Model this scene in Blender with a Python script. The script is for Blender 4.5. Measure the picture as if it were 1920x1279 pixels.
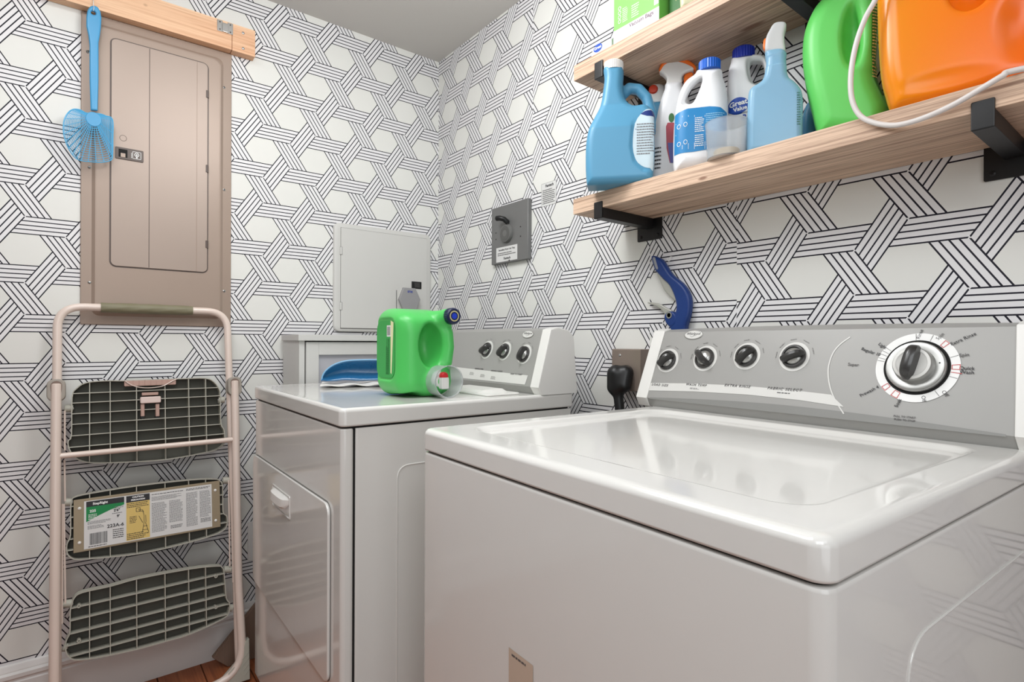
import bpy, bmesh, math, random
import numpy as np
from mathutils import Vector, Matrix

random.seed(7)
D2R = math.pi/180
scene = bpy.context.scene
for o in list(bpy.data.objects): bpy.data.objects.remove(o)

# ------------------------------------------------------------------ camera
FOC, PX, PY = 1045.4, 960.0, 642.4
YAW, ROLL, EYE = 38.22*D2R, 0.228*D2R, 1.048
_fw = Vector((math.sin(YAW), math.cos(YAW), 0)); _r = Vector((math.cos(YAW), -math.sin(YAW), 0)); _u = Vector((0, 0, 1))
_rr = _r*math.cos(ROLL)+_u*math.sin(ROLL); _uu = _u*math.cos(ROLL)-_r*math.sin(ROLL)
cam_d = bpy.data.cameras.new('camera'); cam = bpy.data.objects.new('camera', cam_d)
scene.collection.objects.link(cam)
cam_d.sensor_width = 36; cam_d.sensor_fit = 'HORIZONTAL'; cam_d.lens = FOC/1920*36
cam_d.shift_y = (PY-639.5)/1920; cam_d.clip_start = 0.02
M = Matrix.Identity(4)
for i in range(3):
    M[i][0] = _rr[i]; M[i][1] = _uu[i]; M[i][2] = -_fw[i]
M[0][3], M[1][3], M[2][3] = 0, 0, EYE
cam.matrix_world = M
scene.camera = cam

# ------------------------------------------------------------------ light
scene.view_settings.view_transform = 'Standard'
scene.view_settings.look = 'None'
scene.view_settings.exposure = 0.0
scene.view_settings.gamma = 1.0
scene.view_settings.use_curve_mapping = False
world = bpy.data.worlds.new('world'); scene.world = world; world.use_nodes = True
world.node_tree.nodes['Background'].inputs[0].default_value = (0.9, 0.93, 1.0, 1)
world.node_tree.nodes['Background'].inputs[1].default_value = 0.3
def area(name, loc, target, sx, sy, power, col=(1, 1, 1)):
    l = bpy.data.lights.new(name, 'AREA'); l.shape = 'RECTANGLE'; l.size = sx; l.size_y = sy
    l.energy = power; l.color = col
    o = bpy.data.objects.new(name, l); scene.collection.objects.link(o)
    o.location = loc
    o.rotation_euler = (Vector(target)-Vector(loc)).to_track_quat('-Z', 'Y').to_euler()
    return o
_l = bpy.data.lights.new('ceiling_globe_light', 'POINT'); _l.energy = 20; _l.shadow_soft_size = 0.16; _l.color = (0.97, 0.985, 1.0)
_lo = bpy.data.objects.new('ceiling_globe_light', _l); scene.collection.objects.link(_lo); _lo.location = (0.47, 1.06, 2.0)
area('added_overhead_fill', (-0.05, 0.62, 2.0), (0.35, 0.75, 0.9), 0.6, 0.5, 6, (0.95, 0.98, 1.0))  # added fill out of view, no real lamp; brightens lid and right wall
area('added_shelf_wall_fill', (-0.2, -0.38, 1.72), (1.2, 0.45, 1.2), 0.7, 0.6, 6.5, (0.93, 0.97, 1.0))  # added fill next to the camera, no doorway; lifts the wall below the shelf
area('added_ladder_downfill', (-0.2, 1.3, 2.21), (-0.2, 1.3, 0), 0.5, 0.5, 6.5, (0.98, 0.99, 1.0))  # added unseen downlight that brightens the floor and low wall by the ladder
area('added_low_fill', (-0.3, -1.25, 0.95), (0.1, 1.5, 0.6), 1.3, 1.3, 10, (0.93, 0.97, 1.0))  # added unseen fill from behind for the low back wall and appliance sides
area('added_rear_fill', (0.1, -0.75, 2.2), (0.3, -0.3, 0), 0.9, 0.9, 6, (0.95, 0.98, 1.0))  # added overhead fill behind the viewpoint, not a lamp of the room

# ------------------------------------------------------------------ helpers: measuring
CAM = np.array([0, 0, EYE]); FW = np.array(_fw); RR = np.array(_rr); UU = np.array(_uu)
def ray(x, y): return FW+(x-PX)/FOC*RR-(y-PY)/FOC*UU
def on(ax, v, x, y):
    i = 'xyz'.index(ax); d = ray(x, y); return CAM+(v-CAM[i])/d[i]*d
class Plane:
    """a local frame: origin o, e1 (right), e2 (up), n (towards viewer)"""
    def __init__(s, o, e1, e2):
        s.o = np.array(o, float); s.e1 = np.array(e1, float)/np.linalg.norm(e1); s.e2 = np.array(e2, float)/np.linalg.norm(e2)
        s.n = np.cross(s.e1, s.e2)
    def px(s, x, y, off=0.0):
        d = ray(x, y); t = ((s.o+s.n*off-CAM)@s.n)/(d@s.n); q = CAM+t*d-s.o
        return float(q@s.e1), float(q@s.e2)
    def mat(s):
        m = Matrix.Identity(4)
        for i in range(3):
            m[i][0] = s.e1[i]; m[i][1] = s.e2[i]; m[i][2] = s.n[i]; m[i][3] = s.o[i]
        return m

# ------------------------------------------------------------------ helpers: materials
MATS = {}
def lin(c):
    return tuple((v/255/12.92 if v/255 <= 0.04045 else ((v/255+0.055)/1.055)**2.4) for v in c)
class NT:
    def __init__(s, name):
        s.m = bpy.data.materials.new(name); s.m.use_nodes = True
        s.t = s.m.node_tree; s.b = s.t.nodes['Principled BSDF']
    def n(s, typ, **kw):
        nd = s.t.nodes.new(typ)
        for k, v in kw.items(): setattr(nd, k, v)
        return nd
    def l(s, a, b): s.t.links.new(a, b)
    def math(s, op, a, b=None, c=None):
        nd = s.n('ShaderNodeMath', operation=op)
        for i, v in enumerate((a, b, c)):
            if v is None: continue
            if isinstance(v, (int, float)): nd.inputs[i].default_value = v
            else: s.l(v, nd.inputs[i])
        return nd.outputs[0]
    def mix(s, fac, a, b):
        nd = s.n('ShaderNodeMix', data_type='RGBA')
        if isinstance(fac, (int, float)): nd.inputs[0].default_value = fac
        else: s.l(fac, nd.inputs[0])
        for i, v in ((6, a), (7, b)):
            if isinstance(v, tuple): nd.inputs[i].default_value = (*v, 1)
            else: s.l(v, nd.inputs[i])
        return nd.outputs[2]
    def noise(s, scale, detail=3, vec=None, rough=0.5, mapscale=None):
        nd = s.n('ShaderNodeTexNoise'); nd.inputs['Scale'].default_value = scale
        nd.inputs['Detail'].default_value = detail; nd.inputs['Roughness'].default_value = rough
        tc = s.n('ShaderNodeTexCoord')
        v = tc.outputs['Object']
        if mapscale:
            mp = s.n('ShaderNodeMapping'); mp.inputs['Scale'].default_value = mapscale
            s.l(v, mp.inputs[0]); v = mp.outputs[0]
        s.l(v, nd.inputs['Vector']); return nd.outputs[0]
    def ramp(s, fac, stops):
        r = s.n('ShaderNodeValToRGB'); el = r.color_ramp.elements
        while len(el) < len(stops): el.new(0.5)
        for e, (p, c) in zip(el, stops): e.position = p; e.color = (*c, 1)
        s.l(fac, r.inputs[0]); return r.outputs[0]
    def bump(s, h, strength=0.1, dist=0.001):
        b = s.n('ShaderNodeBump'); b.inputs['Strength'].default_value = strength; b.inputs['Distance'].default_value = dist
        s.l(h, b.inputs['Height']); s.l(b.outputs[0], s.b.inputs['Normal'])
def mat(name, rgb, rough=0.5, metal=0.0, var=0.03, vs=20, bump=0.0, bs=200, coat=0.0, trans=0.0, ior=1.45, aniso=None, sss=0.0, rv=0.05, emit=None, spec=None):
    if name in MATS: return MATS[name]
    N = NT(name); c = lin(rgb)
    nz = N.noise(vs, 3)
    N.l(N.mix(nz, tuple(v*(1-var) for v in c), tuple(min(1, v*(1+var)) for v in c)), N.b.inputs['Base Color'])
    N.l(N.math('ADD', N.math('MULTIPLY', nz, rv), max(0, rough-rv/2)), N.b.inputs['Roughness'])
    N.b.inputs['Metallic'].default_value = metal
    if bump: N.bump(N.noise(bs, 2), bump, 0.0005)
    if coat: N.b.inputs['Coat Weight'].default_value = coat; N.b.inputs['Coat Roughness'].default_value = 0.05
    if trans: N.b.inputs['Transmission Weight'].default_value = trans
    if spec is not None: N.b.inputs['Specular IOR Level'].default_value = spec
    N.b.inputs['IOR'].default_value = ior
    if sss:
        N.b.inputs['Subsurface Weight'].default_value = sss; N.b.inputs['Subsurface Radius'].default_value = (0.02, 0.02, 0.02)
        N.b.inputs['Subsurface Scale'].default_value = 0.5
    if emit: N.b.inputs['Emission Color'].default_value = (*c, 1); N.b.inputs['Emission Strength'].default_value = emit
    MATS[name] = N.m; return N.m

def wallpaper(name, axis, sgn, U0, V0, seams, stretch=None):
    """woven lattice of five-line ribbons; seams = [(threshold U, dU, dV)]"""
    a, s, hH, h1, h2 = 0.1813, 0.1366, 0.176, 0.162, 0.162
    N = NT(name)
    tc = N.n('ShaderNodeTexCoord'); sp = N.n('ShaderNodeSeparateXYZ'); N.l(tc.outputs['Object'], sp.inputs[0])
    U = sp.outputs[axis]
    if sgn < 0: U = N.math('MULTIPLY', U, -1.0)
    V = sp.outputs[2]; Uo = U
    if stretch: U = N.math('SUBTRACT', U, N.math('MULTIPLY', N.math('MAXIMUM', N.math('SUBTRACT', stretch[0], U), 0.0), stretch[1]))
    for th, du, dv in seams:
        g = N.math('LESS_THAN', Uo, th)
        if du: U = N.math('ADD', U, N.math('MULTIPLY', g, du))
        if dv: V = N.math('ADD', V, N.math('MULTIPLY', g, dv))
    Uq = N.math('MULTIPLY', N.math('SUBTRACT', U, U0), 1/a)
    Vq = N.math('MULTIPLY', N.math('SUBTRACT', V, V0), 1/s)
    hv = N.math('MULTIPLY', Vq, 0.5)
    def fam(x, off, h, per, lw):
        t = N.math('ADD', x, off+0.5)
        t = N.math('SUBTRACT', N.math('FRACT', t), 0.5)
        inn = N.math('LESS_THAN', N.math('ABSOLUTE', t), h+lw/2/per)
        q = N.math('MULTIPLY', N.math('ADD', t, h), 2/h)
        q = N.math('ABSOLUTE', N.math('SUBTRACT', q, N.math('ROUND', q)))
        ln = N.math('LESS_THAN', q, lw/2/per*2/h)
        return inn, N.math('MULTIPLY', ln, inn)
    sn = math.sin(math.atan(s/(a/2)))
    LW = 0.0029
    iH, lH = fam(Vq, hH, hH, s, LW)
    iS, lS = fam(N.math('SUBTRACT', Uq, hv), h1, h1, a*sn, LW)
    iB, lB = fam(N.math('ADD', Uq, hv), -h2, h2, a*sn, LW)
    inv = lambda z: N.math('SUBTRACT', 1.0, z)
    line = N.math('MAXIMUM', N.math('MAXIMUM', N.math('MULTIPLY', lH, inv(iS)), N.math('MULTIPLY', lS, inv(iB))), N.math('MULTIPLY', lB, inv(iH)))
    band = N.math('MAXIMUM', N.math('MAXIMUM', iH, iS), iB)
    nz = N.noise(6, 4)
    cream = N.mix(nz, lin((221, 221, 216)), lin((226, 226, 221)))
    base = N.mix(band, cream, lin((227, 226, 227)))
    N.l(N.mix(line, base, lin((22, 20, 34))), N.b.inputs['Base Color'])
    N.b.inputs['Roughness'].default_value = 0.62
    N.b.inputs['Specular IOR Level'].default_value = 0.3
    N.bump(N.noise(300, 2), 0.05, 0.0005)
    return N.m

def wood(name, axis, light, dark, streak, scale=1.0, knots=(), grain=0.4):
    N = NT(name)
    def ms(across, along):
        v = [across*scale]*3; v[axis] = along*scale; return tuple(v)
    big = N.noise(1, 3, mapscale=ms(14, 1.3)); fine = N.noise(1, 4, mapscale=ms(240, 5), rough=0.7)
    st = N.noise(1, 3, mapscale=ms(70, 1.6), rough=0.6)
    c1 = N.mix(N.ramp(big, [(0.3, (0, 0, 0)), (0.7, (1, 1, 1))]), lin(light), lin(dark))
    c2 = N.mix(N.math('MULTIPLY', N.ramp(fine, [(0.42, (0, 0, 0)), (0.66, (1, 1, 1))]), grain), c1, lin(streak))
    c3 = N.mix(N.math('MULTIPLY', N.ramp(st, [(0.60, (0, 0, 0)), (0.72, (1, 1, 1))]), 0.75), c2, lin(streak))
    tc = N.n('ShaderNodeTexCoord')
    for (kx, ky, kz, kr, str_) in knots:
        sub = N.n('ShaderNodeVectorMath', operation='SUBTRACT'); N.l(tc.outputs['Object'], sub.inputs[0]); sub.inputs[1].default_value = (kx, ky, kz)
        mp = N.n('ShaderNodeMapping'); v = [1/kr]*3; v[axis] = 1/(kr*str_); mp.inputs['Scale'].default_value = tuple(v); N.l(sub.outputs[0], mp.inputs[0])
        ln = N.n('ShaderNodeVectorMath', operation='LENGTH'); N.l(mp.outputs[0], ln.inputs[0])
        k = N.ramp(N.math('ADD', N.math('MULTIPLY', ln.outputs['Value'], 0.5), N.math('MULTIPLY', fine, 0.12)), [(0.25, (1, 1, 1)), (0.5, (0, 0, 0))])
        c3 = N.mix(N.math('MULTIPLY', k, 0.75), c3, lin((110, 62, 35)))
    N.l(c3, N.b.inputs['Base Color']); N.b.inputs['Roughness'].default_value = 0.55
    N.bump(fine, 0.25, 0.0006)
    MATS[name] = N.m; return N.m

# ------------------------------------------------------------------ helpers: objects
COL = scene.collection
def link_mesh(name, me, m, parent=None, smooth=True, angle=40):
    o = bpy.data.objects.new(name, me); COL.objects.link(o)
    if m is not None: me.materials.append(m)
    if smooth and len(me.polygons):
        me.polygons.foreach_set('use_smooth', [True]*len(me.polygons))
        try: me.set_sharp_from_angle(angle=angle*D2R)
        except Exception: pass
    if smooth and angle < 170 and len(me.polygons) > 6:
        wn = o.modifiers.new('weighted_normals', 'WEIGHTED_NORMAL'); wn.mode = 'FACE_AREA'; wn.weight = 100; wn.keep_sharp = True
    if parent is not None: o.parent = parent
    return o
def obj(name, bm, m, parent=None, smooth=True, angle=40):
    bmesh.ops.recalc_face_normals(bm, faces=bm.faces)
    me = bpy.data.meshes.new(name); bm.to_mesh(me); bm.free()
    return link_mesh(name, me, m, parent, smooth, angle)
def thing(name, label, cat, loc=(0, 0, 0), rz=0.0, group=None, matrix=None):
    o = bpy.data.objects.new(name, None); COL.objects.link(o); o.empty_display_size = 0.05
    if matrix is not None: o.matrix_world = matrix
    else: o.location = loc; o.rotation_euler = (0, 0, rz)
    o['label'] = label; o['category'] = cat
    if group: o['group'] = group
    return o
def tag(o, label, cat, group=None):
    o['label'] = label; o['category'] = cat
    if group: o['group'] = group
    return o
def struct(o): o['kind'] = 'structure'; return o
def B(): return bmesh.new()
def add_box(bm, x0, x1, y0, y1, z0, z1, bev=0.0, seg=2, T=None):
    g = bmesh.ops.create_cube(bm, size=1)['verts']
    for v in g:
        v.co = Vector((x0 if v.co.x < 0 else x1, y0 if v.co.y < 0 else y1, z0 if v.co.z < 0 else z1))
    if bev:
        ed = list({e for v in g for e in v.link_edges})
        r = bmesh.ops.bevel(bm, geom=ed, offset=bev, segments=seg, profile=0.5, affect='EDGES')
        g = list({v for f in r['faces'] for v in f.verts} | {v for v in g if v.is_valid})
    if T is not None: bmesh.ops.transform(bm, matrix=T, verts=g)
    return g
def align(p, q):
    p, q = Vector(p), Vector(q); d = (q-p)
    return Matrix.Translation(p) @ d.to_track_quat('Z', 'Y').to_matrix().to_4x4(), d.length
def add_lathe(bm, prof, p=(0, 0, 0), q=(0, 0, 1), n=32, cap=True):
    """prof = [(r, h)] with h in metres along the axis from p towards q"""
    T, _ = align(p, q); rings = []
    for r, h in prof:
        if r < 1e-6: rings.append([bm.verts.new(T @ Vector((0, 0, h)))])
        else: rings.append([bm.verts.new(T @ Vector((r*math.cos(2*math.pi*i/n), r*math.sin(2*math.pi*i/n), h))) for i in range(n)])
    for a, b in zip(rings, rings[1:]):
        if len(a) == 1 and len(b) == 1: continue
        for i in range(n):
            j = (i+1) % n
            if len(a) == 1: bm.faces.new((a[0], b[i], b[j]))
            elif len(b) == 1: bm.faces.new((a[i], a[j], b[0]))
            else: bm.faces.new((a[i], a[j], b[j], b[i]))
    if cap:
        for k in (0, -1):
            if len(rings[k]) > 1: bm.faces.new(rings[k])
def add_cyl(bm, p, q, r, n=20, bev=0.0):
    L = (Vector(q)-Vector(p)).length
    if bev: pr = [(r-bev, 0), (r-bev*0.3, bev*0.3), (r, bev), (r, L-bev), (r-bev*0.3, L-bev*0.3), (r-bev, L)]
    else: pr = [(r, 0), (r, L)]
    add_lathe(bm, pr, p, q, n)
def add_tube(bm, pts, r, n=12, closed=False, rf=None, flat=1.0):
    P = [Vector(p) for p in pts]; N = len(P); rings = []; up = None
    for i in range(N):
        if closed: t = P[(i+1) % N]-P[i-1]
        else: t = P[min(i+1, N-1)]-P[max(i-1, 0)]
        t.normalize()
        if up is None:
            up = Vector((0, 0, 1)) if abs(t.z) < 0.9 else Vector((0, 1, 0))
        up = (up-t*up.dot(t)).normalized(); sd = t.cross(up)
        rr = r if rf is None else rf(i/(N-1))
        rings.append([bm.verts.new(P[i]+up*math.cos(2*math.pi*k/n)*rr*flat+sd*math.sin(2*math.pi*k/n)*rr) for k in range(n)])
    R = rings+([rings[0]] if closed else [])
    for a, b in zip(R, R[1:]):
        for k in range(n): bm.faces.new((a[k], a[(k+1) % n], b[(k+1) % n], b[k]))
    if not closed: bm.faces.new(rings[0]); bm.faces.new(rings[-1])
def smooth_path(pts, k=8, closed=False):
    P = [np.array(p, float) for p in pts]; n = len(P); out = []
    rng = range(n) if closed else range(n-1)
    for i in rng:
        if closed: p0, p1, p2, p3 = P[i-1], P[i], P[(i+1) % n], P[(i+2) % n]
        else: p0, p1, p2, p3 = P[max(i-1, 0)], P[i], P[i+1], P[min(i+2, n-1)]
        for j in range(k):
            t = j/k
            out.append(0.5*((2*p1)+(-p0+p2)*t+(2*p0-5*p1+4*p2-p3)*t*t+(-p0+3*p1-3*p2+p3)*t**3))
    if not closed: out.append(P[-1])
    return out
def round_path(pts, r, k=6, closed=False):
    """polyline with filleted corners"""
    P = [Vector(p) for p in pts]; n = len(P); out = []
    for i in range(n):
        if not closed and i in (0, n-1): out.append(P[i]); continue
        a, b, c = P[i-1], P[i], P[(i+1) % n]
        rr = r[i] if isinstance(r, (list, tuple)) else r
        d1 = (a-b); d2 = (c-b); rr = min(rr, d1.length*0.49, d2.length*0.49)
        s1 = b+d1.normalized()*rr; s2 = b+d2.normalized()*rr
        for j in range(k+1):
            t = j/k; out.append(s1*(1-t)**2+b*2*t*(1-t)+s2*t*t)
    return out
def rr_loop(x0, x1, y0, y1, r, k=6):
    """rounded rectangle, ccw list of (x, y)"""
    out = []
    for cx, cy, a0 in ((x1-r, y1-r, 0), (x0+r, y1-r, 90), (x0+r, y0+r, 180), (x1-r, y0+r, 270)):
        for j in range(k+1):
            a = (a0+90*j/k)*D2R; out.append((cx+r*math.cos(a), cy+r*math.sin(a)))
    return out
def add_stack(bm, loops, T=None, cap0=True, cap1=True):
    """loops of 3-D points with equal counts, skinned"""
    R = [[bm.verts.new((T @ Vector(p)) if T is not None else Vector(p)) for p in lp] for lp in loops]
    n = len(R[0])
    for a, b in zip(R, R[1:]):
        for i in range(n): bm.faces.new((a[i], a[(i+1) % n], b[(i+1) % n], b[i]))
    if cap0: bm.faces.new(R[0])
    if cap1: bm.faces.new(R[-1])
    return R
def rbox(bm, x0, x1, y0, y1, z0, z1, r, e=0.004, k=6, T=None, both=True):
    """box with vertical corner radius r and edge softening e"""
    L = []
    def ring(d, z): return [(x, y, z) for x, y in rr_loop(x0+d, x1-d, y0+d, y1-d, max(r-d, 0.0005), k)]
    if both: L += [ring(e, z0), ring(e*0.3, z0+e*0.3), ring(0, z0+e)]
    else: L += [ring(0, z0)]
    L += [ring(0, z1-e), ring(e*0.3, z1-e*0.3), ring(e, z1)]
    add_stack(bm, L, T)
def prism(bm, poly, z0, z1, T=None, e=0.0):
    """extrude 2-D polygon (x, y) from z0 to z1"""
    if e:
        P = [Vector((*p, 0)) for p in poly]; c = sum(P, Vector())/len(P); n = len(P); ins = []
        area2 = sum(P[i].x*P[(i+1) % n].y-P[(i+1) % n].x*P[i].y for i in range(n)); sg = 1 if area2 > 0 else -1
        for i in range(n):
            t = (P[(i+1) % n]-P[i-1]).normalized(); nn = Vector((-t.y, t.x, 0))*sg; ins.append(P[i]+nn*e)
        lo = [[(p.x, p.y, z0) for p in ins], [(p.x, p.y, z0+e) for p in P], [(p.x, p.y, z1-e) for p in P], [(p.x, p.y, z1) for p in ins]]
    else: lo = [[(*p, z0) for p in poly], [(*p, z1) for p in poly]]
    add_stack(bm, lo, T)
def quad(bm, T, u0, v0, u1, v1, w=0.0):
    bm.faces.new([bm.verts.new(T @ Vector(c)) for c in ((u0, v0, w), (u1, v0, w), (u1, v1, w), (u0, v1, w))])
def poly(bm, T, pts, w=0.0):
    bm.faces.new([bm.verts.new(T @ Vector((p[0], p[1], w))) for p in pts])
def greek(bm, T, u0, v0, u1, v1, n, w=0.0, fill=0.45, word=0.008, seed=1):
    """lines of tiny print, too small to read: short dashes"""
    rnd = random.Random(seed); h = (v1-v0)/n
    for i in range(n):
        y = v1-h*(i+0.75); x = u0; end = u1-(rnd.random()*0.25*(u1-u0) if rnd.random() < 0.4 else 0)
        while x < end:
            L = word*(0.5+rnd.random()); e = min(x+L, end)
            quad(bm, T, x, y, e, y+h*fill, w); x = e+word*0.22
def text(name, s, size, T, m, parent, align='CENTER', ext=0.0002, shear=0.0, sx=1.0, bold=0.0, w=0.0006, spacing=1.0):
    c = bpy.data.curves.new(name, 'FONT'); c.body = s; c.size = size; c.align_x = align; c.align_y = 'CENTER'
    c.extrude = ext; c.resolution_u = 3; c.shear = shear; c.offset = bold; c.space_character = spacing
    t = bpy.data.objects.new(name, c); COL.objects.link(t)
    bpy.context.view_layer.update()
    me = bpy.data.meshes.new_from_object(t); bpy.data.objects.remove(t); bpy.data.curves.remove(c)
    me.transform(T @ Matrix.Translation((0, 0, w)) @ Matrix.Diagonal((sx, 1, 1, 1)))
    me.name = name
    return link_mesh(name, me, m, parent, smooth=False)
def basis(o, e1, e2):
    e1 = Vector(e1).normalized(); e2 = Vector(e2).normalized(); n = e1.cross(e2)
    m = Matrix.Identity(4)
    for i in range(3): m[i][0] = e1[i]; m[i][1] = e2[i]; m[i][2] = n[i]; m[i][3] = o[i]
    return m
def rot2(T, u, v, ang=0.0, w=0.0): return T @ Matrix.Translation((u, v, w)) @ Matrix.Rotation(ang, 4, 'Z')

# ---- signed-distance modelling for moulded plastic
def smin(a, b, k): h = np.clip(0.5+0.5*(b-a)/k, 0, 1); return b*(1-h)+a*h-k*h*(1-h)
def smax(a, b, k): return -smin(-a, -b, k)
def sd_poly(X, Z, P):
    P = np.array(P, float); n = len(P); d = np.full(X.shape, 1e9); ins = np.zeros(X.shape, bool)
    for i in range(n):
        a = P[i]; b = P[(i+1) % n]; e = b-a; wx = X-a[0]; wz = Z-a[1]
        t = np.clip((wx*e[0]+wz*e[1])/(e@e+1e-12), 0, 1)
        d = np.minimum(d, (wx-e[0]*t)**2+(wz-e[1]*t)**2)
        c = ((a[1] > Z) != (b[1] > Z)); xx = (b[0]-a[0])*(Z-a[1])/(b[1]-a[1]+1e-15)+a[0]
        ins ^= c & (X < xx)
    return np.sqrt(d)*np.where(ins, -1, 1)
def sd_ext(d2, W, T, r):
    a = d2+r; b = np.abs(W)-T+r
    return np.sqrt(np.maximum(a, 0)**2+np.maximum(b, 0)**2)+np.minimum(np.maximum(a, b), 0)-r
def sd_cap(X, Y, Z, a, b, r):
    a = np.array(a, float); b = np.array(b, float); e = b-a
    t = np.clip(((X-a[0])*e[0]+(Y-a[1])*e[1]+(Z-a[2])*e[2])/(e@e), 0, 1)
    return np.sqrt((X-a[0]-e[0]*t)**2+(Y-a[1]-e[1]*t)**2+(Z-a[2]-e[2]*t)**2)-r
def sd_ell(X, Y, Z, c, r):
    k0 = np.sqrt(((X-c[0])/r[0])**2+((Y-c[1])/r[1])**2+((Z-c[2])/r[2])**2)
    k1 = np.sqrt(((X-c[0])/r[0]**2)**2+((Y-c[1])/r[1]**2)**2+((Z-c[2])/r[2]**2)**2)
    return k0*(k0-1)/(k1+1e-9)
def sd_chain(X, Y, Z, pts, r):
    d = None
    for p, q in zip(pts, pts[1:]):
        c = sd_cap(X, Y, Z, p, q, r); d = c if d is None else np.minimum(d, c)
    return d
def sd_cyl(X, Y, Z, c, ax, r, h, e=0.002):
    c = np.array(c, float); ax = np.array(ax, float)/np.linalg.norm(ax)
    q = (X-c[0])*ax[0]+(Y-c[1])*ax[1]+(Z-c[2])*ax[2]
    rad = np.sqrt(np.maximum((X-c[0])**2+(Y-c[1])**2+(Z-c[2])**2-q*q, 0))
    a = rad-r+e; b = np.abs(q)-h+e
    return np.sqrt(np.maximum(a, 0)**2+np.maximum(b, 0)**2)+np.minimum(np.maximum(a, b), 0)-e
def nets(f, lo, hi, h):
    ax = [np.arange(lo[i], hi[i]+h, h, dtype=np.float64) for i in range(3)]
    X, Y, Z = np.meshgrid(*ax, indexing='ij'); F = f(X, Y, Z)
    S = F < 0; nx, ny, nz = F.shape
    cell = lambda A, i, j, k: A[i:nx-1+i, j:ny-1+j, k:nz-1+k]
    acc = np.zeros((nx-1, ny-1, nz-1, 3)); cnt = np.zeros((nx-1, ny-1, nz-1))
    cor = [(i, j, k) for i in (0, 1) for j in (0, 1) for k in (0, 1)]
    for a in cor:
        for b in cor:
            if a < b and sum(abs(a[i]-b[i]) for i in range(3)) == 1:
                fa, fb = cell(F, *a), cell(F, *b); m = (fa < 0) != (fb < 0)
                t = np.where(m, fa/(np.where(m, fa-fb, 1)), 0)
                for i in range(3): acc[..., i] += np.where(m, a[i]+(b[i]-a[i])*t, 0)
                cnt += m
    act = cnt > 0; idx = -np.ones(act.shape, int); idx[act] = np.arange(act.sum())
    ii = np.argwhere(act); V = ii+acc[act]/cnt[act][:, None]; V = V*h+np.array(lo)
    faces = []
    for d in range(3):
        sl0 = [slice(None)]*3; sl1 = [slice(None)]*3; sl0[d] = slice(0, -1); sl1[d] = slice(1, None)
        s0, s1 = S[tuple(sl0)], S[tuple(sl1)]; e = np.argwhere(s0 != s1)
        u, v = [(1, 2), (2, 0), (0, 1)][d]
        ok = (e[:, u] > 0) & (e[:, v] > 0) & (e[:, u] < F.shape[u]-1) & (e[:, v] < F.shape[v]-1); e = e[ok]
        if len(e) == 0: continue
        def g(du, dv):
            q = e.copy(); q[:, u] -= du; q[:, v] -= dv; return idx[q[:, 0], q[:, 1], q[:, 2]]
        Q = np.stack([g(1, 1), g(0, 1), g(0, 0), g(1, 0)], 1)
        fl = s0[e[:, 0], e[:, 1], e[:, 2]]; Q[~fl] = Q[~fl][:, ::-1]
        faces.append(Q)
    Fc = np.concatenate(faces)
    return V, Fc
def sdf_obj(name, f, lo, hi, h, m, parent=None, T=None):
    V, Fc = nets(f, lo, hi, h)
    me = bpy.data.meshes.new(name); me.from_pydata(V.tolist(), [], Fc.tolist())
    if T is not None: me.transform(T)
    me.update()
    return link_mesh(name, me, m, parent, True, 180)

# ================================================================== MATERIALS
white_enamel = mat('white_enamel', (221, 220, 216), 0.13, coat=0.3, var=0.01, rv=0.02, spec=0.55)
white_plastic = mat('white_plastic', (228, 227, 223), 0.3, var=0.01)
console_grey = mat('console_grey', (158, 157, 154), 0.42, metal=0.1, var=0.02)
console_grey_dark = mat('console_grey_dark', (134, 134, 131), 0.42, metal=0.1, var=0.02)
console_pale = mat('console_pale_band', (214, 213, 209), 0.35, var=0.01)
dark_gap = mat('dark_gap', (18, 17, 16), 0.8)
print_grey = mat('print_grey', (88, 86, 86), 0.5)
print_dark = mat('print_dark', (40, 40, 44), 0.5)
print_pale = mat('print_pale', (236, 236, 234), 0.5)
print_red = mat('print_red', (196, 82, 80), 0.5)
knob_dark = mat('knob_charcoal', (52, 51, 50), 0.3, coat=0.2)
knob_silver = mat('knob_silver', (168, 168, 165), 0.28, metal=0.6)
black_metal = mat('black_powder_coat', (24, 24, 25), 0.42, bump=0.1)
black_plastic = mat('black_plastic', (20, 20, 21), 0.4)
steel = mat('zinc_steel', (188, 188, 186), 0.3, metal=0.9)
taupe = mat('taupe_enamel', (160, 142, 129), 0.42, metal=0.15, var=0.03, vs=6)
taupe_dark = mat('taupe_dark', (92, 80, 74), 0.45)
tube_paint = mat('beige_pink_enamel', (222, 205, 194), 0.26, coat=0.3, var=0.015)
step_plastic = mat('grey_green_plastic', (172, 170, 158), 0.5, var=0.03)
step_plate_shaded = mat('step_plastic_shaded', (78, 77, 69), 0.6, var=0.05)  # step plastic darkened: shade inside the ribbed recesses is put into the colour
grip_mat = mat('olive_grip', (124, 119, 95), 0.55, var=0.06, vs=60, bump=0.3, bs=120)
white_paint = mat('white_paint', (203, 202, 198), 0.4, var=0.01)
trim_paint = mat('trim_paint', (222, 219, 216), 0.35, var=0.01)
green_jug = mat('green_plastic', (78, 188, 92), 0.36, sss=0.15, var=0.02, vs=8)
green_jug_light = mat('light_green_plastic', (100, 206, 98), 0.38, sss=0.15, var=0.02, vs=8)
blue_jug = mat('blue_plastic', (84, 148, 182), 0.38, sss=0.1, var=0.02, vs=8)
white_bottle = mat('white_bottle_plastic', (232, 233, 234), 0.3, sss=0.1, var=0.01)
ceiling_m = mat('ceiling_paint', (196, 193, 188), 0.8, var=0.01, bump=0.1)
shelf_wood = wood('oak_shelf_wood', 1, (226, 196, 170), (198, 166, 140), (112, 78, 58), grain=0.62, knots=((1.14, 0.62, 1.7264, 0.012, 3.5), (1.018, 0.66, 1.388, 0.005, 3.0)))
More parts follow.
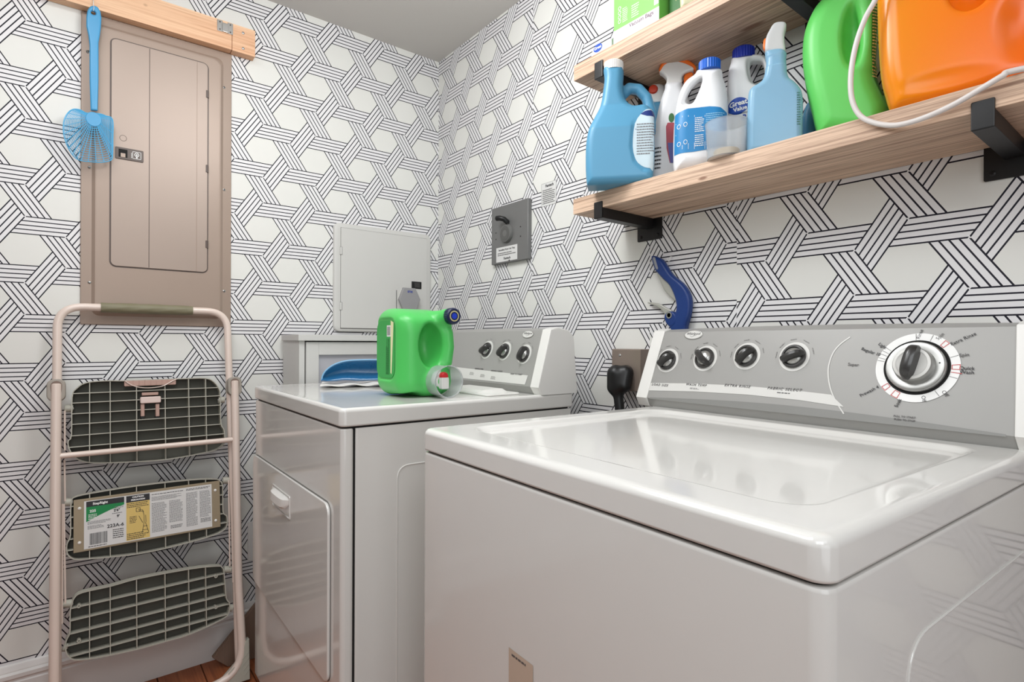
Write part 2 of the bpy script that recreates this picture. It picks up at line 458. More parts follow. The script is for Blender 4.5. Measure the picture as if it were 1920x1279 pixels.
pine_wood = wood('pine_wood', 0, (240, 204, 168), (222, 172, 134), (178, 116, 78), scale=0.8, knots=((0.17, 2.03, 2.07, 0.009, 1.3), (0.165, 2.03, 2.055, 0.006, 1.0), (0.465, 2.03, 2.062, 0.006, 1.2), (0.455, 2.03, 2.048, 0.003, 1.2), (0.02, 2.03, 2.085, 0.012, 2.0)))
floor_wood = wood('floor_wood', 1, (176, 104, 62), (140, 74, 42), (88, 42, 24))

# ================================================================== ROOM
XW, YW, ZC = 1.22, 2.06, 2.24
XL, YF = -1.35, -1.6
wp_back = wallpaper('wallpaper_back', 0, 1, 0.5173, 1.8038, [], (0.43, 0.021))
wp_right = wallpaper('wallpaper_right', 1, -1, -0.5409, 1.2817, [(-0.70, 0.004, -0.004), (-0.95, 0.020, 0.012), (-1.44, -0.040, 0.0)])
def wall(name, x0, x1, y0, y1, z0, z1, m):
    bm = B(); add_box(bm, x0, x1, y0, y1, z0, z1); return struct(obj(name, bm, m, smooth=False))
wall('wall_back', XL-0.1, XW+0.1, YW, YW+0.1, 0, ZC, wp_back)
wall('wall_right', XW, XW+0.1, YF, YW, 0, ZC, wp_right)
wall('wall_left', XL-0.1, XL, YF, YW, 0, ZC, mat('hall_paint', (150, 146, 142), 0.7))
wall('wall_front', XL-0.1, XW+0.1, YF-0.1, YF, 0, ZC, mat('hall_paint', (150, 146, 142), 0.7))
wall('ceiling', XL-0.1, XW+0.1, YF-0.1, YW+0.1, ZC, ZC+0.1, ceiling_m)
fl = wall('floor', XL-0.1, XW+0.1, YF-0.1, YW+0.1, -0.1, -0.012, mat('floor_base', (60, 36, 24), 0.7))
fl['kind'] = 'structure'
bm = B(); add_box(bm, 0, 0.118, YF, YW, -0.012, 0.0, bev=0.0015, seg=1)
pl = obj('floor_plank', bm, floor_wood, fl, smooth=False)
nplank = int((XW-XL)/0.12)+1
pl.location = (XL, 0, 0)
for i in range(1, nplank):
    c = pl.copy(); c.location = (XL+0.12*i, 0, 0); COL.objects.link(c)
    if XL+0.12*i+0.118 > XW: c.scale.x = max(0.05, (XW-XL-0.12*i)/0.118)
def baseboard(name, axis):
    # profile: depth from wall, height
    pr = [(0, 0), (0.016, 0), (0.016, 0.108), (0.0135, 0.112), (0.0135, 0.116), (0.019, 0.122), (0.019, 0.132), (0.012, 0.137), (0.012, 0.141), (0.008, 0.152), (0.004, 0.156), (0, 0.156)]
    bm = B()
    if axis == 'back':
        T = basis((XL, YW, 0), (0, -1, 0), (0, 0, 1)); L = XW-XL   # extrude towards... e1 x e2 = (-1,0,0)
        prism(bm, pr, -L, 0, T)
    else:
        T = basis((XW, YF, 0), (-1, 0, 0), (0, 0, 1)); L = YW-YF-0.02   # n = (0, 1, 0)
        prism(bm, pr, 0, L, T)
    return struct(obj(name, bm, trim_paint, angle=30))
baseboard('baseboard_back', 'back'); baseboard('baseboard_right', 'right')

# ================================================================== SHELVES
def shelf(z0, z1, label):
    bm = B(); add_box(bm, 1.018, XW-0.001, -0.55, 1.0385, z0, z1, bev=0.0012, seg=2)
    return tag(obj('wall_shelf', bm, shelf_wood, angle=30), label, 'shelf', 'oak wall shelves')
shelf(1.3805, 1.42, 'lower oak floating shelf holding the bottles and jugs')
shelf(1.7264, 1.766, 'upper oak floating shelf with the green box on it')
def bracket(yc, z, label):
    t = thing('shelf_bracket', label, 'bracket', (XW, yc, z), group='black steel shelf brackets')
    bm = B(); w = 0.0135; x1 = 1.0145-XW
    add_box(bm, x1, -0.001, -w, w, -0.0255, 0.0, bev=0.0012)           # arm under the shelf
    obj('arm', bm, black_metal, t)
    bm = B(); add_box(bm, x1-0.0005, x1+0.0045, -w, w, -0.0265, 0.0155, bev=0.002)
    obj('front_lip', bm, black_metal, t)
    bm = B(); rbox(bm, -0.040, 0.040, -0.031, 0.031, 0, 0.004, 0.003, 0.0008, T=basis((-0.001, 0, -0.0255), (0, -1, 0), (0, 0, 1)))
    obj('wall_plate', bm, black_metal, t)
    for s in (-1, 1):
        bm = B(); add_lathe(bm, [(0.0045, 0), (0.0045, 0.001), (0.003, 0.0018), (0.0012, 0.0018), (0.0012, 0.0010), (0, 0.001)], (-0.005, s*0.028, -0.045), (-1, s*0.028, -0.045), 14)
        obj('screw', bm, black_plastic, t)
bracket(0.949, 1.3805, 'black steel bracket under the left end of the lower shelf')
bracket(0.2095, 1.3805, 'black steel bracket under the right end of the lower shelf')
bracket(0.949, 1.7264, 'black steel bracket under the left end of the upper shelf')
bracket(0.505, 1.7264, 'black steel bracket under the upper shelf behind the green jug')

# ================================================================== BREAKER PANEL (back wall)
PB = Plane((0.016, YW, 1.0965), (1, 0, 0), (0, 0, 1))     # n = (0,-1,0)
t = thing('breaker_panel', 'tall taupe metal breaker panel with a hinged door on the back wall', 'electrical panel', matrix=PB.mat())
Wd, Hh = 0.400, 0.9145
bm = B()
rings = []
def lp(d, z, r): return [(x, y, z) for x, y in rr_loop(d, Wd-d, d, Hh-d, r, 5)]
add_stack(bm, [lp(0, 0.0, 0.003), lp(0, 0.004, 0.003), lp(0.0015, 0.006, 0.003), lp(0.026, 0.0085, 0.02), lp(0.034, 0.0145, 0.018), lp(0.040, 0.0155, 0.016)])
obj('cover', bm, taupe, t, angle=25)
dc = [PB.px(*p, 0.016) for p in ((209, 72), (209, 500), (388, 514), (388, 120))]
dx0, dz0, dx1, dz1 = dc[0][0], dc[1][1]+0.003, dc[2][0], (dc[0][1]+dc[3][1])/2
bm = B(); rbox(bm, dx0-0.0035, dx1+0.0035, dz0-0.0035, dz1+0.0035, 0.0148, 0.0162, 0.018, 0.0006)
obj('door_gap', bm, taupe_dark, t)
bm = B(); rbox(bm, dx0, dx1, dz0, dz1, 0.0150, 0.0195, 0.014, 0.0014)
door = obj('door', bm, mat('taupe_door_enamel', (162, 146, 135), 0.45, metal=0.25, var=0.03, vs=5), t)
for fx in (0.375, 0.88):
    bm = B(); add_box(bm, dx0+(dx1-dx0)*fx-0.0009, dx0+(dx1-dx0)*fx+0.0009, dz0+0.002, dz1-0.002, 0.0185, 0.0200, bev=0.0004, seg=1)
    obj('door_crease', bm, taupe_dark if fx < 0.5 else taupe, door)
for hy in (176, 316, 458):
    u, v = PB.px(385, hy, 0.018)
    bm = B(); add_box(bm, dx1-0.005, dx1+0.002, v-0.012, v+0.012, 0.0190, 0.0215, bev=0.0006, seg=1)
    add_cyl(bm, (dx1+0.001, v-0.012, 0.0205), (dx1+0.001, v+0.012, 0.0205), 0.002, 8)
    obj('hinge', bm, taupe_dark, t)
for sx, sy in ((165, 97), (168, 314), (168, 530), (420, 164), (420, 356), (420, 546)):
    u, v = PB.px(sx, sy, 0.0075)
    bm = B(); add_lathe(bm, [(0.005, 0), (0.005, 0.001), (0.0035, 0.0024), (0.001, 0.003), (0, 0.003)], (u, v, 0.0065), (u, v, 1), 14)
    s = obj('screw', bm, steel, t)
    bm = B(); add_box(bm, u-0.0035, u+0.0035, v-0.0005, v+0.0005, 0.0088, 0.0098); add_box(bm, u-0.0005, u+0.0005, v-0.0035, v+0.0035, 0.0088, 0.0098)
    obj('slot', bm, dark_gap, s)
u0, v0 = PB.px(216, 299, 0.02); u1, v1 = PB.px(269, 276, 0.02); cu = (u0+u1)/2; cv = PB.px(243, 290, 0.02)[1]
bm = B(); rbox(bm, u0, u1, cv-0.0175, cv+0.0175, 0.0190, 0.0225, 0.003, 0.0008); la = obj('latch', bm, taupe_dark, t)
bm = B(); add_box(bm, u0+0.008, u0+0.030, cv-0.012, cv+0.012, 0.0222, 0.0229, bev=0.0003, seg=1); obj('latch_recess', bm, dark_gap, la)
bm = B(); add_box(bm, u0+0.013, u0+0.025, cv-0.012, cv+0.0, 0.0226, 0.0238, bev=0.0004, seg=1); obj('latch_slide', bm, taupe, la)
Tl = Matrix.Translation((0, 0, 0.0228))
bm = B()
c0 = u1-0.017
for a, b, c, d in ((-0.011, -0.011, 0.011, -0.0098), (-0.011, 0.0098, 0.011, 0.011), (-0.011, -0.011, -0.0098, 0.011), (0.0098, -0.011, 0.011, 0.011)):
    quad(bm, Tl, c0+a, cv+b, c0+c, cv+d)
for k in range(14):
    a0, a1 = k*2*math.pi/14, (k+1)*2*math.pi/14
    poly(bm, Tl, [(c0+0.0062*math.cos(a0), cv+0.002+0.0062*math.sin(a0)), (c0+0.0062*math.cos(a1), cv+0.002+0.0062*math.sin(a1)), (c0+0.0045*math.cos(a1), cv+0.002+0.0045*math.sin(a1)), (c0+0.0045*math.cos(a0), cv+0.002+0.0045*math.sin(a0))])
quad(bm, Tl, c0-0.002, cv-0.0085, c0+0.002, cv-0.005); quad(bm, Tl, c0-0.0015, cv-0.001, c0+0.0015, cv+0.004)
greek(bm, Tl @ Matrix.Translation((c0-0.0135, cv, 0)) @ Matrix.Rotation(math.pi/2, 4, 'Z'), -0.010, -0.0012, 0.010, 0.0012, 1, word=0.003)
obj('latch_print', bm, print_pale, la, smooth=False)['kind'] = 'stuff'
u, v = PB.px(231, 259, 0.02)
bm = B(); add_tube(bm, [(u+0.0085*math.cos(a), v+0.0085*math.sin(a), 0.0195) for a in np.linspace(0, 2*math.pi, 25)[:-1]], 0.0006, 6, closed=True)
obj('knockout_ring', bm, taupe_dark, t)

# ================================================================== PINE BOARD ABOVE PANEL
bm = B(); add_box(bm, -0.62, 0.410, 2.024, YW-0.0005, 2.0125, 2.101, bev=0.0015, seg=2)
t = thing('pine_board', 'pale pine board screwed across the wall over the breaker panel', 'board', (0, 0, 0))
obj('plank', bm, pine_wood, t)
bm = B(); add_box(bm, 0.4108, 0.482, 2.0235, YW-0.0005, 2.0115, 2.1005, bev=0.0015, seg=2); obj('plank', bm, pine_wood, t)
PBd = Plane((0, 2.0235, 0), (1, 0, 0), (0, 0, 1))
for (x, y) in ((456, 62), (456, 91)):
    u, v = PBd.px(x, y); bm = B(); add_lathe(bm, [(0.0045, 0), (0.0045, 0.0006), (0.003, 0.0018), (0, 0.002)], (u, 2.0235, v), (u, 0, v), 14); obj('screw', bm, steel, t)
u0, v0 = PBd.px(408, 56); u1, v1 = PBd.px(436, 50)
um = (u0+u1)/2; vm = (PBd.px(422, 51)[1])
t2 = thing('catch_plate', 'small galvanised keeper plate screwed on the pine board', 'metal plate', (um, 2.0235, vm))
bm = B()
for s in (-1, 1): add_box(bm, s*0.0155-0.008, s*0.0155+0.008, -0.0015, 0, -0.018, 0.018, bev=0.0005, seg=1)
obj('plate', bm, steel, t2)
bm = B(); rbox(bm, -0.009, 0.009, -0.018, 0.011, 0.0, 0.006, 0.004, 0.001, T=basis((0, 0, 0), (1, 0, 0), (0, 0, 1))); obj('hook_loop', bm, steel, t2)
for sx in (-0.0155, 0.0155):
    for sz in (-0.012, 0.012):
        bm = B(); add_lathe(bm, [(0.0025, 0), (0.0018, 0.001), (0, 0.0012)], (sx, -0.0015, sz), (sx, -1, sz), 10); obj('screw', bm, taupe_dark, t2)

# ================================================================== FLY SWATTER
swat_blue = mat('swatter_blue', (70, 150, 196), 0.32, var=0.02, sss=0.05)
PS = Plane((0.055, 2.0175, 1.75), (1, 0, 0), (0, 0, 1))
t = thing('fly_swatter', 'blue plastic fly swatter hanging from the pine board beside the breaker panel', 'fly swatter', matrix=PS.mat())
hand = [(162, 32), (164, 20), (169, 13), (176, 11), (183, 14), (188, 22), (190, 34), (189, 52), (187, 68), (184.5, 80), (184.5, 150), (183, 208), (170, 207), (168, 150), (168, 85), (166, 68), (162, 50)]
hp = [PS.px(*p) for p in hand]
hole = PS.px(175, 25)
def f_h(X, Y, Z):
    d2 = sd_poly(X, Y, hp)-0.0003
    d2 = smax(d2, -(np.sqrt((X-hole[0])**2+(Y-hole[1])**2)-0.0055), 0.002)
    return sd_ext(d2, Z, 0.0055, 0.004)
xs = [p[0] for p in hp]; ys = [p[1] for p in hp]
sdf_obj('handle', f_h, (min(xs)-0.006, min(ys)-0.006, -0.009), (max(xs)+0.006, max(ys)+0.006, 0.009), 0.0016, swat_blue, t)
hc = PS.px(175.5, 222)
out = [(163, 213), (150, 207), (137, 207), (127, 215), (120, 230), (119, 250), (123, 268), (131, 285), (141, 297), (152, 302), (170, 304), (190, 305), (208, 301), (211, 290), (211.5, 260), (211, 225), (198, 218), (186, 214)]
op = smooth_path([PS.px(*p) for p in out], 4, closed=True); op = [(float(a[0]), float(a[1])) for a in op]
bm = B()
def cz(x, y): return 0.004+0.9*max(0, -(x-hc[0])-0.015)**2*6       # the net is slightly dished
add_tube(bm, [(x, y, cz(x, y)) for x, y in op], 0.0014, 6, closed=True)
for i in range(0, len(op), 3):
    x, y = op[i]; add_tube(bm, [(hc[0]+(x-hc[0])*s, hc[1]+(y-hc[1])*s, cz(hc[0]+(x-hc[0])*s, 0)) for s in np.linspace(0.1, 1, 6)], 0.0009, 5)
for s in np.linspace(0.24, 0.96, 15):
    add_tube(bm, [(hc[0]+(x-hc[0])*s, hc[1]+(y-hc[1])*s, cz(hc[0]+(x-hc[0])*s, 0)) for x, y in op[::2]], 0.00085, 5, closed=True)
obj('net', bm, mat('swatter_net_blue', (86, 168, 210), 0.35), t)
bm = B(); prism(bm, [(hc[0]+0.019*math.cos(a), hc[1]-0.004+0.021*math.sin(a)) for a in np.linspace(0, 2*math.pi, 25)[:-1]], 0.0012, 0.0058, e=0.0015); obj('neck_pad', bm, swat_blue, t)
hk = PS.px(175, 8)
bm = B(); add_tube(bm, [(hole[0], hole[1]+0.004, 0.007), (hole[0]+0.001, hole[1]+0.012, 0.009), (hk[0], hk[1]+0.016, -0.004), (hole[0]-0.001, hole[1]+0.012, -0.0055), (hole[0], hole[1]+0.004, -0.0055)], 0.0006, 5)
obj('string_loop', bm, white_plastic, t)
bm = B(); add_cyl(bm, (hk[0]+0.055, 2.024, hk[1]+1.75+0.0155), (hk[0]+0.055, 2.008, hk[1]+1.75+0.0165), 0.0012, 8)
add_lathe(bm, [(0.0028, 0), (0.0028, 0.001), (0, 0.0013)], (hk[0]+0.055, 2.008, hk[1]+1.7665), (hk[0]+0.055, 2.0, hk[1]+1.767), 10)
tag(obj('nail', bm, steel), 'small steel nail in the pine board holding the fly swatter', 'nail')

# ================================================================== WHITE ENCLOSURE ON BACK WALL
PE = Plane((0.765, YW, 1.086), (1, 0, 0), (0, 0, 1))
t = thing('wall_enclosure', 'white square metal enclosure with a flush door in the back corner', 'wall box', matrix=PE.mat())
w_, h_ = 0.415, 0.411
bm = B()
def lp(d, z, r): return [(x, y, z) for x, y in rr_loop(d, w_-d, d, h_-d, r, 6)]
add_stack(bm, [lp(0, 0, 0.024), lp(0, 0.006, 0.024), lp(0.003, 0.011, 0.022), lp(0.010, 0.0135, 0.018), lp(0.020, 0.014, 0.012)])
obj('frame', bm, white_paint, t, angle=25)
a = PE.px(638.5, 614.8, 0.014); b = PE.px(800.5, 448, 0.014); e_ = PE.px(638.5, 424, 0.014)
ex0, ez0, ex1, ez1 = a[0], a[1], b[0], (b[1]+e_[1])/2-0.003
bm = B(); add_box(bm, ex0-0.0012, ex1+0.0012, ez0-0.0035, ez1+0.0012, 0.0130, 0.0143); obj('door_gap', bm, mat('white_paint_shaded_gap', (120, 119, 116), 0.7), t)
bm = B(); rbox(bm, ex0, ex1, ez0, ez1, 0.0135, 0.0168, 0.002, 0.0008); d_ = obj('door', bm, white_paint, t)
for y0_, y1_ in ((463, 477), (567, 581)):
    u, va = PE.px(639, y0_, 0.017); _, vb = PE.px(639, y1_, 0.017)
    bm = B(); add_box(bm, ex0-0.004, ex0+0.004, vb, va, 0.0150, 0.0182, bev=0.0006, seg=1)
    hg = obj('hinge', bm, white_paint, t)
    bm = B(); add_box(bm, ex0+0.0042, ex0+0.0052, vb, va, 0.0155, 0.0172); add_box(bm, ex0-0.004, ex0+0.005, va, va+0.0008, 0.0150, 0.0172); add_box(bm, ex0-0.004, ex0+0.005, vb-0.0008, vb, 0.0150, 0.0172)
    obj('hinge_gap', bm, print_dark, hg)
a = PE.px(771.7, 541.0, 0.017); b = PE.px(790, 529.0, 0.017)
bm = B(); add_box(bm, a[0], b[0], a[1], b[1], 0.0160, 0.0190, bev=0.0008, seg=1); lt = obj('latch', bm, black_plastic, t)
bm = B(); add_box(bm, a[0]+0.012, b[0]-0.008, a[1]+0.005, b[1]-0.005, 0.0188, 0.0205, bev=0.0006, seg=1); obj('latch_slide', bm, knob_dark, lt)
# grey hexagonal device on a white bracket
hx = [PE.px(*p, 0.045) for p in ((757, 539), (779, 541), (788, 562), (780, 583), (757, 583), (748.5, 561))]
cx_ = sum(p[0] for p in hx)/6; cy_ = sum(p[1] for p in hx)/6
oc = PE.o+PE.e1*cx_+PE.e2*cy_
t = thing('hexagon_device', 'small grey hexagonal plastic device stuck on the white enclosure door', 'device', matrix=basis(oc, PE.e1, PE.e2))
hxl = [(p[0]-cx_, p[1]-cy_) for p in hx][::-1]
bm = B(); prism(bm, hxl, 0.030, 0.048, e=0.003); obj('front_shell', bm, mat('device_grey', (150, 149, 150), 0.45), t)
bm = B(); prism(bm, [(x*0.93, y*0.93) for x, y in hxl], 0.0170, 0.030, e=0.002); obj('rear_shell', bm, white_plastic, t)
text('print', 'SITEK', 0.0105, Matrix.Translation((0.0, 0.030, 0.0481)), mat('print_blue', (40, 60, 150), 0.5), t, sx=0.9, bold=0.0004, w=0.0001)
# latch groove beside it
a = PE.px(743.5, 544, 0.017); b = PE.px(742.5, 580, 0.017)
bm = B(); add_box(bm, a[0]-0.001, a[0]+0.0012, b[1], a[1], 0.0166, 0.0172); obj('door_slot', bm, print_dark, d_)

# ================================================================== WHITE CABINET BEHIND DRYER
CX0, CX1, CY0, CY1 = 0.575, 1.10, 1.862, 2.040
t = thing('white_cabinet', 'slim white painted cabinet standing between the dryer and the back wall', 'cabinet', (0.83, 1.95, 0))
def cb(name, x0, x1, y0, y1, z0, z1, bev=0.0012, m=white_paint, par=None):
    bm = B(); add_box(bm, x0-0.83, x1-0.83, y0-1.95, y1-1.95, z0, z1, bev=bev, seg=2); return obj(name, bm, m, par or t)
cb('top', CX0, CX1+0.02, CY0-0.012, CY1, 1.0515, 1.0715)
cb('side_panel', CX0+0.006, CX0+0.024, CY0, CY1, 0.02, 1.0515)
cb('side_panel', CX1-0.018, CX1, CY0, CY1, 0.02, 1.0515)
cb('back_panel', CX0+0.024, CX1-0.018, CY1-0.012, CY1, 0.02, 1.0515)
cb('bottom', CX0+0.024, CX1-0.018, CY0, CY1-0.012, 0.02, 0.038)
dr = cb('door', CX0+0.028, CX0+0.070, CY0-0.002, CY0+0.016, 0.04, 1.0475)
cb('rail', CX0+0.070, CX1-0.060, CY0-0.002, CY0+0.016, 1.004, 1.0475, par=dr)
cb('rail', CX0+0.070, CX1-0.060, CY0-0.002, CY0+0.016, 0.04, 0.085, par=dr)
cb('stile', CX1-0.060, CX1-0.021, CY0-0.002, CY0+0.016, 0.04, 1.0475, par=dr)
cb('inset_panel', CX0+0.068, CX1-0.058, CY0+0.009, CY0+0.013, 0.08, 1.008, m=mat('cabinet_inset_shaded', (176, 176, 182), 0.4), par=dr)  # white panel greyed, the recess shading is painted into its colour
for lx in (CX0+0.02, CX1-0.02):
    for ly in (CY0+0.02, CY1-0.02):
        bm = B(); add_cyl(bm, (lx-0.83, ly-1.95, 0), (lx-0.83, ly-1.95, 0.02), 0.012, 12); obj('foot', bm, white_plastic, t)

# ================================================================== APPLIANCES
def fin_knob(name, T, R, parent, ang, Lk=0.95, hgt=1.1, th=0.58, ringm=console_pale):
    """round dial: pale ring, dark disc, silver dome and an arched fin grip; T maps local z = out of the panel"""
    bm = B(); add_lathe(bm, [(R*1.28, 0), (R*1.26, 0.0008), (R*1.0, 0.001)], n=36); bm.transform(T); k = obj(name, bm, ringm, parent)
    bm = B(); add_lathe(bm, [(R, 0.0008), (R, R*0.22), (R*0.93, R*0.30), (R*0.80, R*0.30), (R*0.78, R*0.16), (0, R*0.16)], n=40, cap=False); bm.transform(T); obj('dial', bm, knob_dark, k)
    bm = B(); add_lathe(bm, [(R*0.74, R*0.16), (R*0.66, R*0.36), (R*0.42, R*0.50), (0, R*0.54)], n=36, cap=False); bm.transform(T); obj('dome', bm, knob_silver, k)
    # fin: arch profile swept across the dial
    bm = B(); n = 18; loops = []
    for i in range(n+1):
        s = -1+2*i/n; x = s*R*Lk*1.05; prof = math.sqrt(max(0, 1-abs(s)**2.6)); hh = R*hgt*(0.35+0.65*prof) if abs(s) < 0.999 else R*0.3
        w = R*th*(0.28+0.30*prof); lift = R*0.12; off = -R*0.10*prof
        loops.append([(x, off-w, lift), (x, off+w, lift), (x, off+w*0.75, hh*0.8), (x, off+w*0.3, hh), (x, off-w*0.3, hh), (x, off-w*0.75, hh*0.8)])
    add_stack(bm, loops); bm.transform(T @ Matrix.Rotation(ang, 4, 'Z')); obj('grip', bm, knob_dark, k)
    return k
class Console:
    """control console cross-section in local x (depth) / z, u along the machine (local y)"""
    def __init__(s, t, x0, z0, u0, u1, dxt, zt, dp=0.088):
        s.t = t; s.x0, s.z0, s.u0, s.u1 = x0, z0, u0, u1
        s.pf = [(x0+0.012, z0), (x0, z0+0.020), (x0+dxt, z0+zt), (x0+dxt+0.022, z0+zt+0.006), (x0+dxt+dp-0.022, z0+zt-0.002), (x0+dxt+dp-0.006, z0+zt-0.018), (x0+dxt+dp, z0)]
        s.T = basis((x0, 0, z0+0.020), (0, -1, 0), (dxt, 0, zt-0.020))     # local: right = -u, up = up the face, n = towards the viewer
    def P(s, u, v, w=0.0, ang=0.0): return s.T @ Matrix.Translation((-u, v, w)) @ Matrix.Rotation(ang, 4, 'Z')
    def body(s, m_face, m_cap, cw, flare=0.012):
        bm = B(); poly_ = s.pf
        a, b = s.u0+cw*0.4, s.u1-cw*0.4
        def ins(p, e): return (p[0]+e, p[1]-e*0.3)
        loops = []
        N = 24
        for i in range(N+1):
            f = i/N; y = a+(b-a)*f; bow = 0.004*math.sin(math.pi*f)
            loops.append([(x, y, z+(bow if k_ in (3, 4) else 0)) for k_, (x, z) in enumerate(poly_)])
        add_stack(bm, loops); face = obj('console', bm, m_face, s.t, angle=30)
        for side in (0, 1):
            bm = B(); y0 = s.u0 if side == 0 else s.u1; sg = 1 if side == 0 else -1
            def ring(y, g, e):
                out_ = []
                cxm = sum(p[0] for p in poly_)/len(poly_); czm = sum(p[1] for p in poly_)/len(poly_)
                for x, z in poly_:
                    fl = flare*max(0, 1-(z-s.z0)/0.18)**1.5*sg*-1
                    out_.append((x+(x-cxm)*g*0+(-0.003 if x < s.x0+0.07 and g else 0)*g+(e*(1 if x < cxm else -1)), y+fl, z+(0.003*g if z > s.z0+0.1 else 0)-(e if z > s.z0+0.05 else 0)))
                return out_
            yi = y0+sg*cw
            add_stack(bm, [ring(yi, 1, 0.001), ring(yi-sg*0.002, 1, 0), ring(y0+sg*0.004, 1, 0), ring(y0+sg*0.001, 1, 0.0015), ring(y0, 1, 0.004)])
            obj('console_end_cap', bm, m_cap, s.t, angle=35)
        return face
def appliance(name, label, cat, org, deg, W, depth, zu, zt, zb=0.0):
    t = thing(name, label, cat, (org[0], org[1], 0), -deg*D2R)
    return t

# ---------------- washer
WF_o, WF_deg = (0.4575, 0.186), 2.27
tw = thing('washing_machine', 'white top-loading washing machine in the foreground with a grey control console', 'washing machine', (WF_o[0], WF_o[1], 0), -WF_deg*D2R)
WW = 0.686
bm = B(); rbox(bm, 0.0, 0.645, 0.0, WW, 0.035, 0.8565, 0.016, 0.005, k=8); obj('cabinet', bm, white_enamel, tw)
bm = B(); rbox(bm, 0.006, 0.638, 0.006, WW-0.006, 0.8560, 0.8600, 0.012, 0.0003); obj('top_gap', bm, dark_gap, tw)
bm = B()
def wl(d, z, r=0.018): return [(x, y, z) for x, y in rr_loop(-0.001+d, 0.66-d, -0.001+d, WW+0.001-d, max(r-d, 0.004), 8)]
gx0, gx1, gy0, gy1 = 0.066, 0.572, 0.050, 0.640
def gl(d, z): return [(x, y, z) for x, y in rr_loop(gx0+d, gx1-d, gy0+d, gy1-d, 0.042-d*0.6, 8)]
add_stack(bm, [wl(0.003, 0.8590), wl(0.0005, 0.8605), wl(0, 0.863), wl(0.0, 0.887), wl(0.0015, 0.8915), wl(0.005, 0.8952), wl(0.010, 0.8968), wl(0.016, 0.8972),
               gl(-0.005, 0.8972), gl(0, 0.8966), gl(0.004, 0.8945), gl(0.009, 0.8905), gl(0.014, 0.8888), gl(0.022, 0.8885)])
obj('lid', bm, white_enamel, tw, angle=60)
for lx in (0.05, 0.60):
    for ly in (0.05, WW-0.05):
        bm = B(); add_cyl(bm, (lx, ly, 0), (lx, ly, 0.036), 0.018, 16, bev=0.002); obj('foot', bm, black_plastic, tw)
# embossed outline on the side and front
bm = B()
pth = round_path([(0.155, -0.0003, 0.10), (0.155, -0.0003, 0.768), (0.60, -0.0003, 0.768), (0.60, -0.0003, 0.10)], 0.05, 8)
add_tube(bm, pth, 0.0013, 8); obj('embossed_bead', bm, white_enamel, tw)
WC = Console(tw, 0.598, 0.897, -0.006, 0.712, 0.054, 0.178, 0.050)
face = WC.body(console_grey, white_plastic, 0.034)
WP = Plane((WF_o[0], WF_o[1], 0), (1, 0, 0), (0, 1, 0))
Mw = Matrix.Translation((WF_o[0], WF_o[1], 0)) @ Matrix.Rotation(-WF_deg*D2R, 4, 'Z')
def console_px(C_, Mt):
    Tw = Mt @ C_.T
    p = Plane(Tw.translation, Tw.col[0][:3], Tw.col[1][:3])
    def f(x, y):
        a, b = p.px(x, y, 0.0006); return (-a, b)
    return f
wpx = console_px(WC, Mw)
# lower darker lip and pale band
bm = B(); L0 = WC.u0+0.034; L1 = WC.u1-0.032
pts = [(-u, 0.000, 0) for u in (L0, L1)]
N = 30; up, lo = [], []
for i in range(N+1):
    f = i/N; u = L1+(L0-L1)*f
    vb = 0.0015+0.012*math.sin(math.pi*min(1, max(0, f)))**1.0*1.0
    up.append((-u, vb)); lo.append((-u, -0.002))
bm = B()
for i in range(N):
    poly(bm, WC.T, [lo[i], lo[i+1], up[i+1], up[i]], 0.0004)
obj('lower_lip', bm, console_grey_dark, face, smooth=False)
bp = [wpx(1200, 732), wpx(1300, 734), wpx(1400, 740), wpx(1500, 750.5), wpx(1582, 763)]; tp = [wpx(1204, 718), wpx(1300, 719), wpx(1400, 724), wpx(1480, 731), wpx(1558, 740)]
bm = B()
for i in range(4): poly(bm, WC.T, [(-bp[i][0], bp[i][1]), (-bp[i+1][0], bp[i+1][1]), (-tp[i+1][0], tp[i+1][1]), (-tp[i][0], tp[i][1])], 0.0007)
obj('pale_band', bm, console_pale, face, smooth=False)
arc = [wpx(*p) for p in ((1594, 632), (1576, 645), (1562, 662), (1554, 685), (1553, 705), (1557, 728), (1566, 750), (1582, 776))]
bm = B(); sp_ = smooth_path([(-u, v, 0.0008) for u, v in arc], 6)
for p, q in zip(sp_, sp_[1:]):
    p, q = np.array(p), np.array(q); n_ = np.array([-(q-p)[1], (q-p)[0], 0]); n_ = n_/np.linalg.norm(n_)*0.0011
    bm.faces.new([bm.verts.new(WC.T @ Vector(c)) for c in (p-n_, q-n_, q+n_, p+n_)])
obj('dial_arc', bm, console_pale, face, smooth=False)
for kx, ky, ang in ((1252, 676, 0.70), (1322, 672, -0.75), (1400, 668, 0.85), (1489, 669, 0.42)):
    u, v = wpx(kx, ky); fin_knob('knob', WC.P(u, v, 0.0003), 0.0235, face, ang)
    # print around each knob
    bm = B()
    for k, a in enumerate((20, 60, 100, 140, 175)):
        T_ = WC.P(u, v, 0.0009) @ Matrix.Rotation(a*D2R, 4, 'Z') @ Matrix.Translation((0.0365, 0, 0)) @ Matrix.Rotation(-math.pi/2, 4, 'Z')
        greek(bm, T_, -0.0065, -0.0015, 0.0065, 0.0015, 1, word=0.005, seed=k+int(kx))
    obj('knob_print', bm, mat('print_mid_grey', (128, 126, 124), 0.5), face, smooth=False)['kind'] = 'stuff'
def ctext(C_, pxf, s, x, y, size, m=print_grey, ang=0.0, par=None, **kw):
    u, v = pxf(x, y); return text('print', s, size, C_.P(u, v, 0.0007, ang), m, par, **kw)
ctext(WC, wpx, 'LOAD SIZE', 1237, 722, 0.0078, par=face, shear=0.3, spacing=1.3)
ctext(WC, wpx, 'WASH TEMP', 1305, 722, 0.0078, par=face, shear=0.3, spacing=1.3)
ctext(WC, wpx, 'EXTRA RINSE', 1382, 724, 0.0078, par=face, shear=0.3, spacing=1.3)
